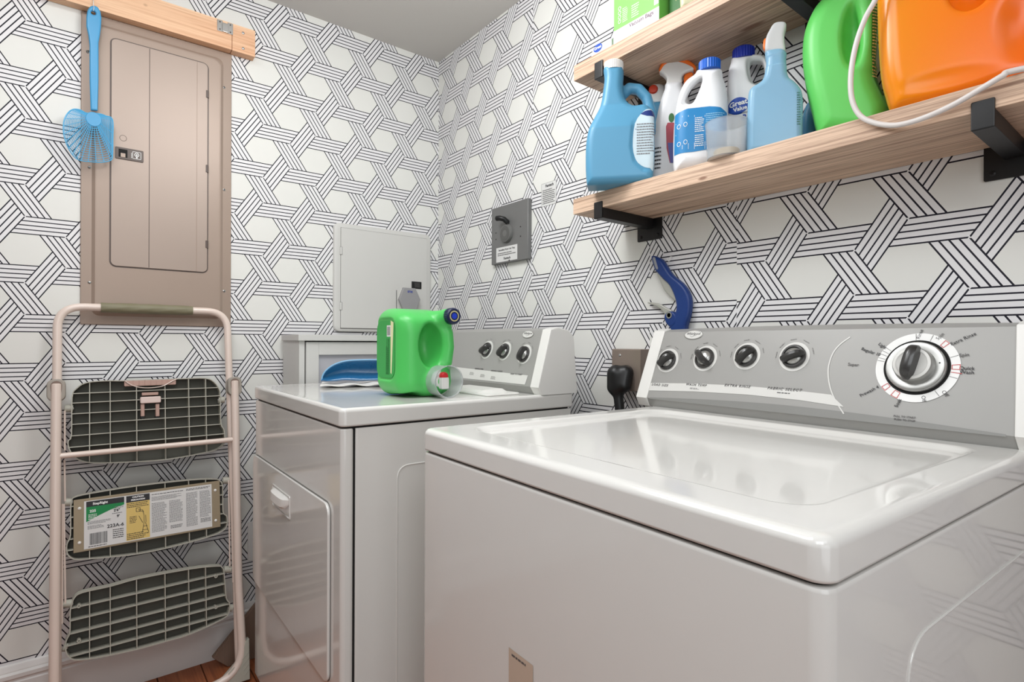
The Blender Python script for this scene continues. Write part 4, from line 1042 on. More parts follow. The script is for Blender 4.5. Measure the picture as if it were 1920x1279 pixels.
# ================================================================== BROWN BOARD + WALL PLATE IN THE BACK CORNER
card = NT('corrugated_brown'); wv = card.n('ShaderNodeTexWave'); wv.inputs['Scale'].default_value = 90; tc_ = card.n('ShaderNodeTexCoord'); card.l(tc_.outputs['Object'], wv.inputs['Vector'])
card.l(card.mix(wv.outputs['Fac'], lin((112, 90, 76)), lin((138, 114, 98))), card.b.inputs['Base Color']); card.bump(wv.outputs['Fac'], 0.4, 0.001); card.b.inputs['Roughness'].default_value = 0.8
bm = B(); prism(bm, [(0.351, 0.044), (0.395, 0.0), (0.54, 0.0), (0.54, 0.243)], -1.99, -1.972, basis((0, 0, 0), (1, 0, 0), (0, 0, 1)), e=0.002)
tag(obj('corrugated_board', bm, card.m), 'brown corrugated board standing slanted behind the ladder beside the dryer', 'board')
tp_ = thing('outlet_cover', 'small white outlet cover low on the back wall beside the dryer', 'wall plate', (0.509, YW, 0.363))
bm = B(); rbox(bm, -0.037, 0.037, -0.066, 0.066, 0, 0.006, 0.003, 0.0015, T=basis((0, 0, 0), (1, 0, 0), (0, 0, 1))); obj('cover', bm, trim_paint, tp_)
for s in (-1, 1):
    bm = B(); rbox(bm, -0.017, 0.017, s*0.021-0.014, s*0.021+0.014, 0.005, 0.0072, 0.008, 0.0006, T=basis((0, 0, 0), (1, 0, 0), (0, 0, 1))); obj('socket', bm, white_plastic, tp_)

# ================================================================== RIGHT WALL: SWITCH BOX, STICKER, OUTLET, PRUNER
PR = Plane((1.203, 1.545, 1.335), (0, -1, 0), (0, 0, 1))
a = PR.px(921.5, 497); b = PR.px(990, 376); b2 = PR.px(990, 485); a2 = PR.px(921.5, 388)
bx0, bx1, bz0, bz1 = a[0], b[0], (a[1]+b2[1])/2, (b[1]+a2[1])/2
t = thing('switch_box', 'grey metal switch box with a round knob and white sticker on the right wall', 'switch box', matrix=PR.mat())
bm = B(); add_box(bm, bx0, bx1, bz0, bz1, -0.0165, 0.0, bev=0.001, seg=1); obj('cover_plate', bm, mat('switch_grey', (118, 118, 117), 0.45, metal=0.3, var=0.05), t)
u, v = PR.px(951, 438); 
bm = B(); add_lathe(bm, [(0.033, 0), (0.033, 0.003), (0.030, 0.010), (0.024, 0.012), (0, 0.012)], (u, v, 0), (u, v, 1), 40); kn = obj('round_knob', bm, mat('knob_grey', (104, 104, 102), 0.5), t)
bm = B(); add_lathe(bm, [(0.026, 0.0118), (0.025, 0.0125), (0.012, 0.0125), (0.011, 0.0118)], (u, v, 0), (u, v, 1), 40, cap=False); obj('knob_groove', bm, mat('knob_grey_dark', (88, 88, 86), 0.5), kn)
u2, v2 = PR.px(950, 414)
bm = B(); add_tube(bm, [(u2+0.010, v2-0.008, 0.004), (u2+0.008, v2+0.002, 0.018), (u2-0.004, v2+0.006, 0.028), (u2-0.018, v2+0.007, 0.030)], 0.0092, 14); obj('lever', bm, black_plastic, t)
a, b = PR.px(930.5, 492, 0.0003), PR.px(970, 460, 0.0003); c_, d_c = PR.px(930.5, 465, 0.0003), PR.px(970, 485, 0.0003)
TS = Matrix.Translation(((a[0]+b[0])/2, (a[1]+b[1]+c_[1]+d_c[1])/4, 0.0003)); hw, hh = (b[0]-a[0])/2, (c_[1]-a[1])/2
bm = B(); quad(bm, TS, -hw, -hh, hw, hh); st_ = obj('sticker', bm, mat('label_white', (214, 214, 212), 0.5), t, smooth=False)
text('print', 'Secondary Dryer Lint Trap', 0.0085, TS @ Matrix.Translation((0, hh*0.62, 0)), print_dark, st_, w=0.0003, bold=0.0001)
text('print', 'Fantech', 0.0125, TS @ Matrix.Translation((0.003, -hh*0.6, 0)), print_dark, st_, w=0.0003, bold=0.0002)
bm = B(); greek(bm, TS, -hw*0.85, -hh*0.2, hw*0.85, hh*0.3, 2, w=0.0004, word=0.006); add_lathe(bm, [(0.005, 0.0004), (0, 0.0005)], n=14); 
o_ = obj('fine_print', bm, print_grey, st_, smooth=False); o_['kind'] = 'stuff'
for x, y in ((930, 437), (930, 449), (976, 425), (976, 443)):
    u, v = PR.px(x, y); bm = B(); add_lathe(bm, [(0.0026, 0.0002), (0, 0.0006)], (u, v, 0), (u, v, 1), 10); obj('hole', bm, dark_gap, t)
PW_ = Plane((XW-0.0006, 1.36, 1.535), (0, -1, 0), (0, 0, 1))
cs = [PW_.px(*p) for p in ((1014.5, 347), (1043, 336.5), (1043, 380), (1016, 389))]
sx0, sx1 = (cs[0][0]+cs[3][0])/2, cs[1][0]; sz1, sz0 = (cs[0][1]+cs[1][1])/2, (cs[2][1]+cs[3][1])/2
t = thing('wall_sticker', 'small white printed sticker on the right wall beside the switch box', 'sticker', matrix=PW_.mat())
bm = B(); quad(bm, Matrix.Identity(4), sx0, sz0, sx1, sz1); 
o_ = obj('paper', bm, mat('label_white', (214, 214, 212), 0.5), t, smooth=False)
bm = B(); add_tube(bm, [(sx0, sz0, 0), (sx1, sz0, 0), (sx1, sz1, 0), (sx0, sz1, 0)], 0.0005, 4, closed=True); obj('border', bm, print_grey, t)
text('print', 'Fantech', 0.0125, Matrix.Translation((0.006, sz1-0.010, 0)), print_dark, t, w=0.0003, bold=0.0003)
bm = B(); greek(bm, Matrix.Identity(4), sx0+0.006, sz0+0.006, sx1-0.006, sz1-0.020, 8, w=0.0004, word=0.005)
o_ = obj('fine_print', bm, print_grey, t, smooth=False); o_['kind'] = 'stuff'
# outlet and black plug behind the washer
t = thing('power_outlet', 'brushed metal outlet box on the right wall behind the washing machine', 'outlet', (XW, 0.985, 0.975))
brushed = mat('brushed_taupe', (150, 136, 126), 0.35, metal=0.5, var=0.05)
bm = B(); add_box(bm, -0.050, -0.0005, -0.045, 0.056, -0.056, 0.057, bev=0.004); obj('box', bm, brushed, t)
bm = B(); add_lathe(bm, [(0.004, 0), (0.003, 0.0012), (0, 0.0015)], (-0.0505, 0.026, 0.040), (-1, 0.026, 0.040), 12); obj('screw', bm, steel, t)
def f_plug(X, Y, Z):
    b_ = sd_cap(X, Y, Z, (-0.072, 0.020, 0.000), (-0.072, 0.020, -0.035), 0.024)
    b_ = smin(b_, sd_cap(X, Y, Z, (-0.060, -0.004, 0.004), (-0.070, -0.004, -0.03), 0.020), 0.01)
    b_ = smin(b_, sd_cap(X, Y, Z, (-0.074, 0.012, -0.045), (-0.076, 0.000, -0.115), 0.013), 0.012)
    return b_
t = thing('power_plug', 'black plug and thick cord hanging from the metal outlet box', 'plug', (XW, 0.985, 0.965))
sdf_obj('plug_body', f_plug, (-0.105, -0.035, -0.14), (-0.03, 0.055, 0.035), 0.003, black_plastic, t)
bm = B(); add_tube(bm, smooth_path([(-0.076, 0.0, -0.11), (-0.076, -0.004, -0.16), (-0.06, -0.02, -0.22), (-0.05, -0.05, -0.30), (-0.05, -0.08, -0.50)], 6), 0.007, 10); obj('cord', bm, black_plastic, t)
# pruner
PPn = Plane((1.2065, 0.86, 1.17), (0, -1, 0), (0, 0, 1))
t = thing('garden_pruner', 'blue and grey garden pruner hanging on the wall above the washing machine console', 'pruner', matrix=PPn.mat())
def polyP(L): return [PPn.px(*p) for p in L]
def sdf_flat(name, L, T_, r, m_, par, h=0.0015, off=0.0, sm=3, PLN=None):
    PLN = PLN or PPn
    P_ = [(float(a[0]), float(a[1])) for a in smooth_path([PLN.px(*p) for p in L], sm, closed=True)]
    xs = [p[0] for p in P_]; ys = [p[1] for p in P_]
    return sdf_obj(name, lambda X, Y, Z: sd_ext(sd_poly(X, Y, P_), Z-off, T_, r), (min(xs)-0.005, min(ys)-0.005, off-T_-0.004), (max(xs)+0.005, max(ys)+0.005, off+T_+0.004), h, m_, par)
navy = mat('pruner_navy', (26, 56, 118), 0.38, var=0.03)
sdf_flat('lower_handle', [(1224, 483), (1228, 480), (1234, 482), (1243, 487), (1251, 499), (1262, 515), (1280, 530), (1292, 546), (1297, 566), (1295, 590), (1289, 612), (1286, 640), (1268, 640), (1258, 614), (1255, 604), (1266, 592), (1271, 577), (1268, 558), (1258, 536), (1246, 524), (1236, 513), (1230, 505)], 0.011, 0.008, navy, t)
sdf_flat('grip_inlay', [(1229, 485), (1233, 484), (1238, 500), (1239, 505), (1235, 505)], 0.0035, 0.002, mat('pruner_grey_inlay', (140, 142, 148), 0.4), t, off=0.0095)
sdf_flat('blade', [(1233, 512), (1246, 516), (1258, 534), (1270, 556), (1270, 566), (1262, 560), (1248, 546), (1240, 530)], 0.003, 0.0015, mat('pruner_blade_grey', (176, 176, 168), 0.35, metal=0.2), t)
sdf_flat('hook_blade', [(1215, 567), (1222, 567), (1238, 570), (1250, 577), (1261, 583), (1256, 594), (1249, 592), (1243, 583), (1232, 575), (1218, 570)], 0.004, 0.002, mat('pruner_blade_grey', (176, 176, 168), 0.35), t)
sdf_flat('pivot_housing', [(1250, 592), (1256, 585), (1266, 585), (1272, 592), (1272, 606), (1264, 614), (1256, 610), (1251, 602)], 0.012, 0.005, navy, t)
u, v = PPn.px(1260, 591.5)
bm = B(); add_lathe(bm, [(0.0055, 0.0), (0.0055, 0.002), (0.0085, 0.002), (0.0085, 0.0)], (u, v, 0.0115), (u, v, 1), 20, cap=False); obj('pivot_ring', bm, knob_silver, t)
bm = B(); add_lathe(bm, [(0.0055, 0.001), (0, 0.001)], (u, v, 0.0115), (u, v, 1), 16); obj('pivot_nut', bm, black_plastic, t)
hk = PPn.px(1256, 484)
bm = B(); add_tube(bm, smooth_path([(XW, 0.86-hk[0], 1.17+hk[1]+0.004), (XW-0.012, 0.86-hk[0], 1.17+hk[1]+0.003), (XW-0.014, 0.86-hk[0], 1.17+hk[1]-0.006), (XW-0.02, 0.86-hk[0], 1.17+hk[1]-0.008), (XW-0.024, 0.86-hk[0], 1.17+hk[1]-0.002)], 5), 0.0011, 8); tag(obj('wire_hook', bm, white_plastic), 'tiny white wire hook on the right wall above the garden pruner', 'hook')

# ================================================================== BOTTLES AND JUGS
ZS, ZU = 1.42, 1.766
def facing(px, xp, z, turn=0.0):
    """vertical plane at depth x = xp, standing on height z, its normal turned `turn` degrees from the line of sight"""
    d = ray(px, PY); y = d[1]/d[0]*xp; n = -np.array([d[0], d[1], 0]); n /= np.linalg.norm(n)
    c, s = math.cos(turn*D2R), math.sin(turn*D2R); n = np.array([c*n[0]-s*n[1], s*n[0]+c*n[1], 0])
    e1 = np.cross([0, 0, 1], n); return Plane((xp, y, z), e1, (0, 0, 1))
def outline(P, L, k=4, base=True):
    o = [P.px(*p) for p in L]
    if base: o = [(x, max(y, 0.0)) for x, y in o]
    return [(float(a[0]), float(max(a[1], 0.0) if base else a[1])) for a in smooth_path(o, k, closed=True)]
def body_sdf(name, P, L, T_, r, m_, par, extra=None, h=0.0022, k=4, pad=0.004, zpad=0.03):
    O = outline(P, L, k)
    xs = [p[0] for p in O]; ys = [p[1] for p in O]
    def f(X, Y, Z):
        d = sd_ext(sd_poly(X, Y, O), Z, T_(Y) if callable(T_) else T_, r)
        if extra: d = extra(d, X, Y, Z)
        return d
    tm = T_ if not callable(T_) else max(T_(y) for y in np.linspace(min(ys), max(ys), 20))
    sdf_obj(name, f, (min(xs)-pad, -0.003, -tm-zpad), (max(xs)+pad, max(ys)+pad, tm+zpad), h, m_, par)
    return f, O
def front_w(f, x, y, off=0.0, z1=0.12):
    """height of the front surface of a body at (x, y)"""
    lo, hi = np.full_like(x, -0.002), np.full_like(x, z1)
    for _ in range(22):
        m_ = (lo+hi)/2; v = f(x, y, m_); ins = v < off; lo = np.where(ins, m_, lo); hi = np.where(ins, hi, m_)
    return (lo+hi)/2
def drape(o, f, off):
    me = o.data; n = len(me.vertices); co = np.empty(n*3); me.vertices.foreach_get('co', co); co = co.reshape(-1, 3)
    w = front_w(f, co[:, 0].copy(), co[:, 1].copy(), off); co[:, 2] = w; me.vertices.foreach_set('co', co.ravel()); me.update(); return o
def patch(name, f, L, m_, par, off, step=0.003):
    """printed or stuck label following the surface: a fine grid clipped to polygon L"""
    xs = [p[0] for p in L]; ys = [p[1] for p in L]; bm = B()
    bm.faces.new([bm.verts.new((x, y, 0)) for x, y in L])
    for ax, lo, hi in ((0, min(xs), max(xs)), (1, min(ys), max(ys))):
        n = int((hi-lo)/step)
        for i in range(1, n+1):
            co = [0, 0, 0]; no = [0, 0, 0]; co[ax] = lo+(hi-lo)*i/(n+1); no[ax] = 1
            bmesh.ops.bisect_plane(bm, geom=bm.verts[:]+bm.edges[:]+bm.faces[:], plane_co=co, plane_no=no)
    me = bpy.data.meshes.new(name); bm.to_mesh(me); bm.free()
    o = link_mesh(name, me, m_, par, True, 60); drape(o, f, off); return o
def dtext(f, s, x, y, size, m_, par, off=0.0012, ang=0.0, **kw):
    o = text('print', s, size, Matrix.Translation((x, y, 0)) @ Matrix.Rotation(ang, 4, 'Z'), m_, par, ext=0.0, **kw); return drape(o, f, off)
def dgreek(f, x0, y0, x1, y1, n, m_, par, off=0.0012, seed=1, word=0.004, fill=0.4):
    bm = B(); greek(bm, Matrix.Identity(4), x0, y0, x1, y1, n, word=word, seed=seed, fill=fill)
    o = obj('fine_print', bm, m_, par, smooth=False); drape(o, f, off); o['kind'] = 'stuff'; return o
def oval(cx, cy, rx, ry, n=28, ang=0.0): return [(cx+rx*math.cos(a)*math.cos(ang)-ry*math.sin(a)*math.sin(ang), cy+rx*math.cos(a)*math.sin(ang)+ry*math.sin(a)*math.cos(ang)) for a in np.linspace(0, 2*math.pi, n+1)[:-1]]
def ribbed_cap(name, p, q, r, m_, par, ribs=28, top=0.002):
    bm = B(); L = (Vector(q)-Vector(p)).length; n = ribs*4
    add_lathe(bm, [(r*0.86, 0.0), (r, 0.0005), (r, L-top), (r-top, L), (0, L)], n=n)
    for v in bm.verts:
        if 0.0004 < v.co.z < L-top+0.0001:
            a = math.atan2(v.co.y, v.co.x); s = 1+0.025*math.cos(ribs*a); v.co.x *= s; v.co.y *= s
    bm.transform(align(p, q)[0]); return obj(name, bm, m_, par)

# --- blue detergent jug, left end
P = facing(1168, 1.029, ZS)
t = thing('detergent_jug', 'blue detergent jug with a white cap at the left end of the lower shelf', 'jug', matrix=P.mat())
L = [(1134, 128), (1133.5, 150), (1131, 172), (1126, 200), (1114, 228), (1105, 250), (1100, 280), (1099.5, 325), (1102, 356), (1106, 372), (1130, 372), (1214, 360), (1222, 345), (1226, 300), (1226, 255), (1226, 222), (1219, 206), (1208, 198), (1188, 200), (1174, 190), (1168, 168), (1167, 128)]
hpt = [P.px(*p)+(-0.022,) for p in ((1166, 172), (1180, 158), (1198, 160), (1213, 176), (1222, 205), (1225, 235))]
nk = P.px(1150.5, 140)
def ex(d, X, Y, Z):
    d = smin(d, sd_chain(X, Y, Z, hpt, 0.0125), 0.012)
    la = [P.px(*p) for p in ((1182, 285), (1186, 240), (1205, 212), (1246, 205), (1246, 330), (1205, 328), (1188, 312))]
    return smax(d, -smax(sd_poly(X, Y, la), 0.0375-Z, 0.006), 0.006)
nr = (P.px(1167, 130)[0]-P.px(1134, 130)[0])/2
def TT(Y): return np.clip(0.041-np.clip((Y-0.13)/0.06, 0, 1)*(0.041-nr), nr, 0.041) if isinstance(Y, np.ndarray) else 0.041
f, O = body_sdf('body', P, L, TT, 0.018, blue_jug, t, ex)
yt = P.px(1150, 134)[1]
ribbed_cap('cap', (nk[0], yt, 0), (nk[0], yt+0.021, 0), nr+0.0015, white_plastic, t, 30)
la = [(float(a[0]), float(a[1])) for a in smooth_path([P.px(*p) for p in ((1186, 285), (1190, 243), (1206, 218), (1218, 212), (1224, 216), (1224, 320), (1217, 324), (1204, 321), (1192, 310))], 3, closed=True)]
lb_ = patch('label', f, la, mat('label_pale_blue', (196, 214, 222), 0.4), t, 0.0006)
lt2 = [(float(a[0]), float(a[1])) for a in [P.px(*p) for p in ((1200, 224), (1208, 218), (1220, 214), (1228, 217), (1228, 227), (1212, 228))]]
patch('label_header', f, lt2, mat('print_navy', (36, 56, 120), 0.5), lb_, 0.0009)
c0 = P.px(1190, 247); c1 = P.px(1226, 315)
dgreek(f, c0[0]+0.004, c1[1]+0.02, c1[0], c0[1]+0.006, 12, pg, lb_, seed=4)
bm = B(); a = P.px(1191, 244); b = P.px(1227, 252); quad(bm, Matrix.Identity(4), a[0], b[1], b[0], b[1]+0.002); o_ = obj('label_rule', bm, MATS['print_navy'], lb_, smooth=False); drape(o_, f, 0.0012)

# --- small blue trigger bottle behind it
P = facing(1232, 1.175, ZS)
t = thing('trigger_bottle', 'blue bottle with a white and red nozzle behind the blue detergent jug', 'spray bottle', matrix=P.mat())
f, O = body_sdf('body', P, [(1222, 196), (1216, 206), (1210, 220), (1208, 260), (1208, 300), (1208, 345), (1256, 345), (1256, 260), (1254, 220), (1248, 204), (1242, 194)], 0.022, 0.015, blue_jug, t)
sdf_flat('nozzle_head', [(1217, 186), (1218, 176), (1222, 162), (1230, 160), (1243, 161), (1246, 172), (1243, 192), (1224, 194)], 0.010, 0.004, white_plastic, t, PLN=P, h=0.002)
u, v = P.px(1225, 171)
bm = B(); add_lathe(bm, [(0.0115, 0), (0.0115, 0.004), (0.009, 0.007), (0, 0.008)], (u, v, 0.008), (u, v, 1), 20); obj('nozzle_tip', bm, mat('nozzle_red', (196, 56, 28), 0.35), t)

# --- white spray bottle with orange trigger
P = facing(1264, 1.150, ZS)
t = thing('spray_cleaner', 'white spray bottle with an orange trigger head between jug and bleach bottle', 'spray bottle', matrix=P.mat())
L = [(1250, 160), (1246, 172), (1239, 192), (1233, 216), (1227, 250), (1223.5, 290), (1222, 330), (1223, 352), (1236, 354), (1290, 350), (1302, 340), (1303, 300), (1302, 250), (1297, 210), (1289, 185), (1280, 168), (1277, 158)]
f, O = body_sdf('body', P, L, 0.027, 0.018, white_bottle, t)
sdf_flat('trigger_housing', [(1236, 136), (1243, 142), (1250, 151), (1251, 163), (1277, 161), (1279, 147), (1286, 140), (1298, 136), (1302, 130), (1282, 120), (1262, 118), (1244, 124)], 0.013, 0.005, white_plastic, t, PLN=P, h=0.0018)
og = mat('orange_trigger', (248, 116, 30), 0.32, sss=0.1)
sdf_flat('trigger_cap', [(1235.5, 136), (1238, 127), (1245, 118), (1256, 112), (1268, 110.5), (1282, 114), (1296, 120), (1305, 129), (1303, 137), (1297, 131), (1285, 125), (1270, 121), (1256, 122), (1246, 128), (1240, 137)], 0.0145, 0.005, og, t, PLN=P, h=0.0018)
sdf_flat('trigger', [(1282, 148), (1285, 141), (1296, 137), (1300, 142), (1293, 152), (1288, 166), (1283, 164)], 0.007, 0.003, og, t, PLN=P, h=0.0018)
q0 = P.px(1250, 300); q1 = P.px(1264, 214)
la = [(float(a[0]), float(a[1])) for a in [P.px(*p) for p in ((1249, 245), (1252, 238), (1268, 238), (1268, 312), (1256, 312), (1250, 285))]]
patch('label', f, la, mat('label_red', (176, 70, 84), 0.45), t, 0.0006)
la = [(float(a[0]), float(a[1])) for a in [P.px(*p) for p in ((1252, 275), (1268, 275), (1268, 312), (1257, 312))]]
patch('label', f, la, mat('label_violet', (88, 92, 160), 0.45), t, 0.0008)
u, v = P.px(1259, 229); patch('badge', f, oval(u, v, 0.0065, 0.011), mat('badge_green', (60, 110, 62), 0.5), t, 0.0008)
dgreek(f, *P.px(1228, 325), *P.px(1240, 280), 6, print_dark, t, seed=9, word=0.003)

# --- white bleach bottle, blue cap, blue label
P = facing(1312, 1.088, ZS)
t = thing('bleach_bottle', 'white handled bleach bottle with a blue cap and wide blue label', 'bottle', matrix=P.mat())
L = [(1311, 130), (1302, 139), (1287, 151), (1277, 168), (1270, 193), (1266, 220), (1263.5, 260), (1263, 300), (1265, 326), (1278, 330), (1345, 326), (1362, 318), (1364, 280), (1365, 220), (1364.5, 195), (1361, 165), (1356, 146), (1350.5, 128)]
hl_ = [P.px(*p) for p in ((1315, 150), (1305, 156), (1293, 171), (1285.5, 191), (1289, 198), (1299, 196), (1309, 177), (1316, 157))]
hl_ = [(float(a[0]), float(a[1])) for a in smooth_path(hl_, 3, closed=True)]
def TB(Y):
    top = 0.205
    return np.where(Y > 0.10, np.maximum(0.022, 0.044-(np.maximum(Y-0.10, 0)/0.13)**1.2*0.024), 0.044) if isinstance(Y, np.ndarray) else 0.044
def ex(d, X, Y, Z):
    d2 = sd_poly(X, Y, hl_); d = smax(d, -(d2-0.0005), 0.007)
    dent = smax(sd_poly(X, Y, hl_)-0.010, 0.018-np.abs(Z), 0.008)
    return smax(d, -dent, 0.01)
f, O = body_sdf('body', P, L, TB, 0.030, white_bottle, t, ex, h=0.002)
ca_ = P.px(1330.5, 132); ra = (P.px(1350.5, 120)[0]-P.px(1310, 120)[0])/2
ribbed_cap('cap', (ca_[0], ca_[1]-0.002, 0), (ca_[0], ca_[1]+0.020, 0), ra, mat('cap_blue', (28, 98, 200), 0.32), t, 26)
la = [(float(a[0]), float(a[1])) for a in [P.px(*p) for p in ((1266, 224), (1290, 217), (1330, 213), (1350, 214), (1362, 221), (1362, 282), (1340, 290), (1300, 297), (1265, 300))]]
lb_ = patch('label', f, la, mat('label_blue', (36, 128, 186), 0.42), t, 0.0006)
for (x0, y0, x1, y1) in ((1268, 261, 1320, 261), (1268, 240, 1320, 240)):
    a = P.px(x0, y0+4); b = P.px(x1, y0-1); bm = B(); quad(bm, Matrix.Identity(4), a[0], a[1], b[0], a[1]+0.0015); o_ = obj('label_rule', bm, print_pale, lb_, smooth=False); drape(o_, f, 0.001)
for x in (1280, 1291, 1302, 1321):
    a = P.px(x, 292); b = P.px(x, 230); bm = B(); quad(bm, Matrix.Identity(4), a[0], a[1], a[0]+0.0007, b[1]); o_ = obj('label_rule', bm, print_pale, lb_, smooth=False); drape(o_, f, 0.001)
dgreek(f, *P.px(1303, 262), *P.px(1319, 232), 8, print_pale, lb_, seed=3, word=0.003)
dgreek(f, *P.px(1303, 288), *P.px(1319, 264), 6, print_pale, lb_, seed=4, word=0.003)
dgreek(f, *P.px(1323, 285), *P.px(1358, 222), 16, mat('print_sky', (150, 200, 225), 0.5), lb_, seed=5, word=0.003)
for cx_, cy_ in ((1286, 247), (1274, 250), (1286, 279), (1274, 282)):
    u, v = P.px(cx_, cy_); patch('label_icon', f, oval(u, v, 0.0042, 0.0052, 12), print_pale, lb_, 0.001)
    patch('label_icon', f, oval(u, v, 0.0032, 0.0040, 12), MATS['label_blue'], lb_, 0.0012)

# --- white bottle with oval logo behind
P = facing(1400, 1.175, ZS)
t = thing('bleach_bottle', 'white bottle with a dark blue cap and blue oval logo beside the clear spray bottle', 'bottle', matrix=P.mat())
L = [(1375, 110), (1370, 120), (1366, 136), (1364, 160), (1363, 200), (1362, 250), (1362, 300), (1364, 318), (1380, 322), (1440, 318), (1452, 305), (1453, 240), (1450, 190), (1446, 150), (1440, 118), (1430, 106), (1412, 104)]
hl_ = [(float(a[0]), float(a[1])) for a in smooth_path([P.px(*p) for p in ((1407, 121), (1418, 118), (1430, 120), (1434, 140), (1432, 160), (1424, 163), (1412, 158), (1407, 140))], 3, closed=True)]
def TG(Y): return np.where(Y > 0.13, np.maximum(0.020, 0.034-(np.maximum(Y-0.13, 0)/0.12)*0.010), 0.030) if isinstance(Y, np.ndarray) else 0.030
def ex(d, X, Y, Z):
    d = smax(d, -(sd_poly(X, Y, hl_)), 0.007)
    return smax(d, -smax(sd_poly(X, Y, hl_)-0.006, 0.014-np.abs(Z), 0.008), 0.008)
f, O = body_sdf('body', P, L, TG, 0.024, white_bottle, t, ex, h=0.0022)
ca_ = P.px(1394, 110); ra = (P.px(1414.5, 100)[0]-P.px(1373, 100)[0])/2
ribbed_cap('cap', (ca_[0], ca_[1]-0.004, 0), (ca_[0], ca_[1]+0.021, 0), ra, mat('cap_navy', (24, 48, 160), 0.35), t, 26)
u, v = P.px(1384, 209); lb_ = patch('logo_oval', f, oval(u, v, 0.0225, 0.0185, 28, 0.12), mat('logo_blue', (36, 76, 168), 0.42), t, 0.0006)
dtext(f, 'Great', u+0.0005, v+0.005, 0.0155, print_pale, lb_, ang=0.14, bold=0.0005)
dtext(f, 'Value', u+0.0045, v-0.0075, 0.0125, print_pale, lb_, ang=0.14, bold=0.0004)
dtext(f, 'B', *P.px(1396, 229), 0.014, MATS['logo_blue'], t, bold=0.0006)

# --- clear blue spray bottle
P = facing(1452, 1.083, ZS)
t = thing('clear_spray_bottle', 'translucent pale blue spray bottle with a frosted nozzle beside the green jug', 'spray bottle', matrix=P.mat())
L = [(1437, 100), (1436.5, 120), (1434, 145), (1428, 160), (1410, 172), (1404, 184), (1402, 220), (1401, 260), (1401, 292), (1406, 302), (1440, 302), (1492, 300), (1503, 285), (1504, 240), (1505, 205), (1502, 178), (1490, 162), (1477, 150), (1474, 120), (1471, 97)]
liquid = mat('pale_blue_liquid_bottle', (150, 196, 224), 0.2, trans=0.25, ior=1.3, sss=0.2, var=0.02)
def ex(d, X, Y, Z):
    return d+0.0007*np.sin(Y*620)*((Y > 0.185) & (Y < 0.235))
f, O = body_sdf('body', P, L, lambda Y: np.where(Y > 0.165, 0.0185, 0.030) if isinstance(Y, np.ndarray) else 0.030, 0.013, liquid, t, ex, h=0.002)
frost = mat('frosted_plastic', (224, 226, 226), 0.35, trans=0.3, ior=1.3)
sdf_flat('nozzle_head', [(1436, 100), (1435, 84), (1437, 72), (1443, 60), (1449, 50), (1457, 45.5), (1470, 45), (1474.5, 51), (1471, 66), (1471, 84), (1472, 99), (1455, 102)], 0.013, 0.006, frost, t, PLN=P, h=0.0018)
sdf_flat('trigger', [(1430.5, 88), (1432, 77), (1436.5, 74), (1437, 92), (1433, 95)], 0.006, 0.002, og, t, PLN=P, h=0.0015)
dgreek(f, *P.px(1493, 245), *P.px(1500, 182), 14, mat('print_green_grey', (70, 120, 110), 0.5), t, seed=8, word=0.003)

# --- measuring cup
P = facing(1361, 1.040, ZS)
t = thing('measuring_cup', 'clear plastic measuring cup with dried residue at the front of the shelf', 'cup', matrix=basis(tuple(P.o), P.e1, (0, 0, 1)) @ Matrix.Rotation(-math.pi/2, 4, 'X'))
clear = mat('clear_plastic', (236, 240, 242), 0.08, trans=1.0, ior=1.3, var=0.0, rv=0.0)
# local z is up after the rotation
bm = B(); add_lathe(bm, [(0.036, 0.0), (0.0375, 0.001), (0.041, 0.072), (0.0425, 0.074), (0.0415, 0.0745), (0.0395, 0.073), (0.036, 0.003), (0, 0.003), ], n=48, cap=False)
v0_ = [v for v in bm.verts]; add_lathe(bm, [(0.036, 0.0), (0, 0.0)], n=48, cap=False); obj('cup_wall', bm, mat('frosted_cup', (238, 241, 243), 0.22, trans=0.82, ior=1.25, var=0.0, rv=0.0), t)
bm = B(); add_lathe(bm, [(0.025, 0.0032), (0.025, 0.017), (0.023, 0.0195), (0, 0.0205)], n=32); obj('residue', bm, mat('residue_cream', (226, 196, 150), 0.5), t)
t.matrix_world = Matrix.Translation(tuple(P.o))

# --- small blue bottle behind the green jug
P = facing(1521, 1.185, ZS)
t = thing('blue_bottle', 'small blue bottle mostly hidden behind the light green jug', 'bottle', matrix=P.mat())
f, O = body_sdf('body', P, [(1516, 196), (1509, 208), (1505, 225), (1504, 262), (1508, 272), (1545, 270), (1550, 250), (1549, 222), (1544, 205), (1534, 196)], 0.024, 0.015, blue_jug, t)
bm = B(); u, v = P.px(1526, 198); add_cyl(bm, (u, v-0.003, 0), (u, v+0.012, 0), 0.012, 20, bev=0.001); obj('cap', bm, white_plastic, t)

# --- light green jug
P = facing(1592, 1.137, ZS, 0)
t = thing('green_jug', 'large light green detergent jug on the lower shelf next to the orange jug', 'jug', matrix=P.mat())
L = [(1560, -10), (1547, 4), (1528, 25), (1512, 60), (1506, 95), (1507, 135), (1514, 180), (1524, 220), (1531, 248), (1545, 262), (1640, 262), (1660, 244), (1668, 212), (1660, 190), (1650, 170), (1644, 150), (1642, 110), (1648, 60), (1650, 10), (1640, -14), (1600, -22)]
c1_ = P.px(1607, 80); c2_ = P.px(1597, 85)
def ex(d, X, Y, Z):
    d = smax(d, -sd_ell(X, Y, Z, (P.px(1601, 84)[0], P.px(1601, 84)[1], 0.052), (0.020, 0.060, 0.042)), 0.010)
    return smin(d, sd_chain(X, Y, Z, [P.px(*p)+(0.028,) for p in ((1617, 20), (1624, 60), (1626, 100), (1621, 135))], 0.011), 0.012)
f, O = body_sdf('body', P, L, 0.044, 0.032, green_jug_light, t, ex, h=0.0028)
